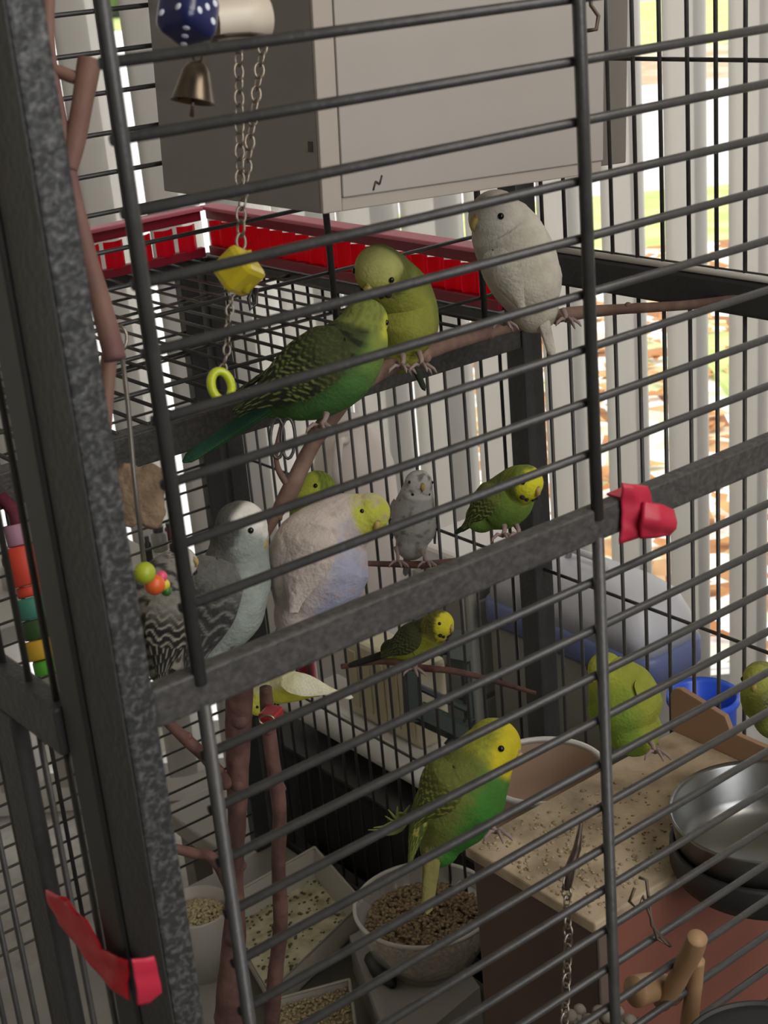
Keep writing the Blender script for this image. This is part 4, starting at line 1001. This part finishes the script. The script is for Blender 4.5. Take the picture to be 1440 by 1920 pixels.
o = MB().box((c2.x, c2.y, c2.z), (c2.x+.10, c2.y+.10, c2.z+.035)).build('white_box', WHITEP, smooth=False, bevel=.006, org=c2); tag(o, 'low white box lying on the grey drawer cabinet', 'box')
q = V((.872, 1.10, -.85))
bo2 = empty('small_bottle', (q.x, q.y, TBZ), 'slim pale blue bottle with red base glimpsed left of the white plinth', 'bottle')
MB().lathe([(1e-4, 0), (.014, 0), (.014, TBZ*-1-.80), (.006, TBZ*-1-.78), (1e-4, TBZ*-1-.78)], 20, (q.x, q.y, TBZ)).build('body', mat('pale_blue_label', srgb('a8c4d8'), .4), bo2)
MB().lathe([(.0145, .0), (.0145, TBZ*-1-.88), (.0142, TBZ*-1-.88)], 20, (q.x, q.y, TBZ)).build('red_band', mat('crimson_label', srgb('9c1c34'), .4), bo2)
# green stool
GS = mat('dark_green_plastic', srgb('2e3a36'), .5)
st = empty('plastic_stool', V((.82, .68, TBZ)), 'dark green plastic stool frame beyond the right wall', 'stool')
def stick(name, pts, r, n=6):
    mb = MB(); mb.tube([at(*q) for q in pts], r, n); return mb.build(name, GS, st, smooth=False)
stick('leg', [(768, 1215, 1.66), (776, 1352, 1.66)], .0105); stick('seat', [(842, 1215, 1.66), (880, 1222, 1.66)], .024, 4)
stick('brace', [(785, 1335, 1.66), (885, 1382, 1.66)], .013); stick('brace', [(780, 1285, 1.67), (875, 1330, 1.67)], .004); stick('leg', [(872, 1240, 1.68), (884, 1385, 1.68)], .006); stick('brace', [(840, 1400, 1.66), (885, 1345, 1.66)], .006); stick('back_brace', [(768, 1225, 1.66), (860, 1215, 1.66)], .006)
# white ledge tray and cream container
le = empty('white_ledge', (.76, .68, -.88), 'white rounded ledge tray holding the cream container', 'tray')
MB().tube([(.76, .62, -.862), (.76, .97, -.862)], .016, 16).build('edge_roll', WHITEP, le)
MB().box((.76, .62, -.874), (.835, .97, -.852)).build('tray_bed', WHITEP, le, smooth=False, bevel=.004)
MB().box((.785, .63, TBZ), (.83, .96, -.875)).build('tray_foot', mat('grey_fabric_panel', srgb('8c8881'), .8), le, smooth=False, bevel=.004)
cr = V((.782, .735, -.852))
o = empty('cream_container', cr, 'cream upright container with ribbed side on the white ledge', 'container')
MB().box((cr.x, cr.y, cr.z), (cr.x+.045, cr.y+.14, cr.z+.105)).build('body', mat('cream_plastic', srgb('cdc5aa'), .5), o, smooth=False, bevel=.006)
for k in range(5): MB().box((cr.x-.002, cr.y+.01+k*.026, cr.z+.015), (cr.x, cr.y+.024+k*.026, cr.z+.09)).build('rib', mat('cream_plastic_rib', srgb('c2b998'), .5), o, smooth=False, bevel=.001)
# white rounded jug on a plinth
c = at(668, 930, 1.92); w = px_r(1, 1.92)
jg = empty('white_jug', c-V((0, 0, 216*w)), 'large white rounded plastic jug standing outside behind the rear cage', 'jug')
MB().lathe([(1e-4, 160*w), (18*w, 159*w), (26*w, 152*w), (40*w, 140*w), (62*w, 110*w), (76*w, 60*w), (80*w, -60*w), (82*w, -200*w), (76*w, -215*w), (1e-4, -216*w)], 36, c).build('body', mat('milky_plastic', srgb('dcd4ce'), .4, translucent=.3), jg, org=c)
MB().tube([c+V((-40*w, -40*w, 130*w)), c+V((-70*w, -60*w, 140*w)), c+V((-90*w, -70*w, 90*w)), c+V((-75*w, -55*w, 40*w))], .006, 10).build('handle', MATS['milky_plastic'], jg)
jb = jg.location; pl = sbox('white_plinth', (jb.x-.055, jb.y-.055, TBZ), (jb.x+.055, jb.y+.055, jb.z-.001), None, mat('white_painted_wood', srgb('c9c6c0'), .6), .004)
tag(pl, 'narrow white plinth under the rounded jug behind the cages', 'plinth')
# black bin
o = empty('black_bin', (.74, .40, TBZ), 'black fabric bin low behind the wall wires', 'bin')
MB().box((.726, .30, TBZ), (.775, 1.02, -.905)).build('body', mat('black_fabric', srgb('262525'), .9, bump=.4, bscale=80, var=.3, vscale=14), o, smooth=False, bevel=.01)
MB().box((.724, .298, -.905), (.777, 1.022, -.900)).build('rim', mat('dark_grey_rim', srgb('3c3b3a'), .7), o, smooth=False, bevel=.001)
# shelf with jars at far left, outside rear wall
shz = at(300, 1105, 1.75).z
o = sbox('corner_shelf', (.10, 1.02, shz-.02), (.66, 1.25, shz), None, mat('white_shelf', srgb('b8b5ae'), .6)); tag(o, 'white shelf behind the rear cage carrying small jars', 'shelf')
for x in (.12, .62): sbox('leg', (x, 1.2, FLZ), (x+.02, 1.22, shz-.02), o, MATS['white_shelf'])
for i, (x, y, r, h_, cc, lab) in enumerate(((288, 1095, 8, 44, '2a2a2c', 'small black capped bottle on the white shelf'), (312, 1098, 18, 42, '8f8d84', 'squat grey jar beside the black capped bottle'), (334, 1100, 12, 30, '5c2a3c', 'small maroon pot at the right end of the white shelf'), (30, 1110, 26, 50, 'b0aca8', 'pale glass jar at the left end of the white shelf'))):
    q = at(x, y, 1.7); q.z = shz; 
    k_ = (1.06-CAM.y)/(q.y-CAM.y) if False else 1
    rr = px_r(r, 1.6); hh = px_r(h_, 1.6)*1.3; q.y = 1.06+.02*i; q.x = CAM.x+(at(x, y, 1).x-CAM.x)/(at(x, y, 1).y-CAM.y)*(q.y-CAM.y)
    jr = empty('jar', q, lab, 'jar')
    MB().lathe([(1e-4, 0), (rr*.95, 0), (rr, .002), (rr, hh*.7), (rr*.6, hh*.8), (rr*.6, hh*.82), (1e-4, hh*.82)], 20, q).build('body', mat('jar_'+cc, srgb(cc), .3), jr, org=q)
    MB().lathe([(rr*.66, hh*.8), (rr*.68, hh), (1e-4, hh)], 20, q).build('lid', mat('jar_lid_dark', srgb('3c3c3c'), .4), jr, org=q)
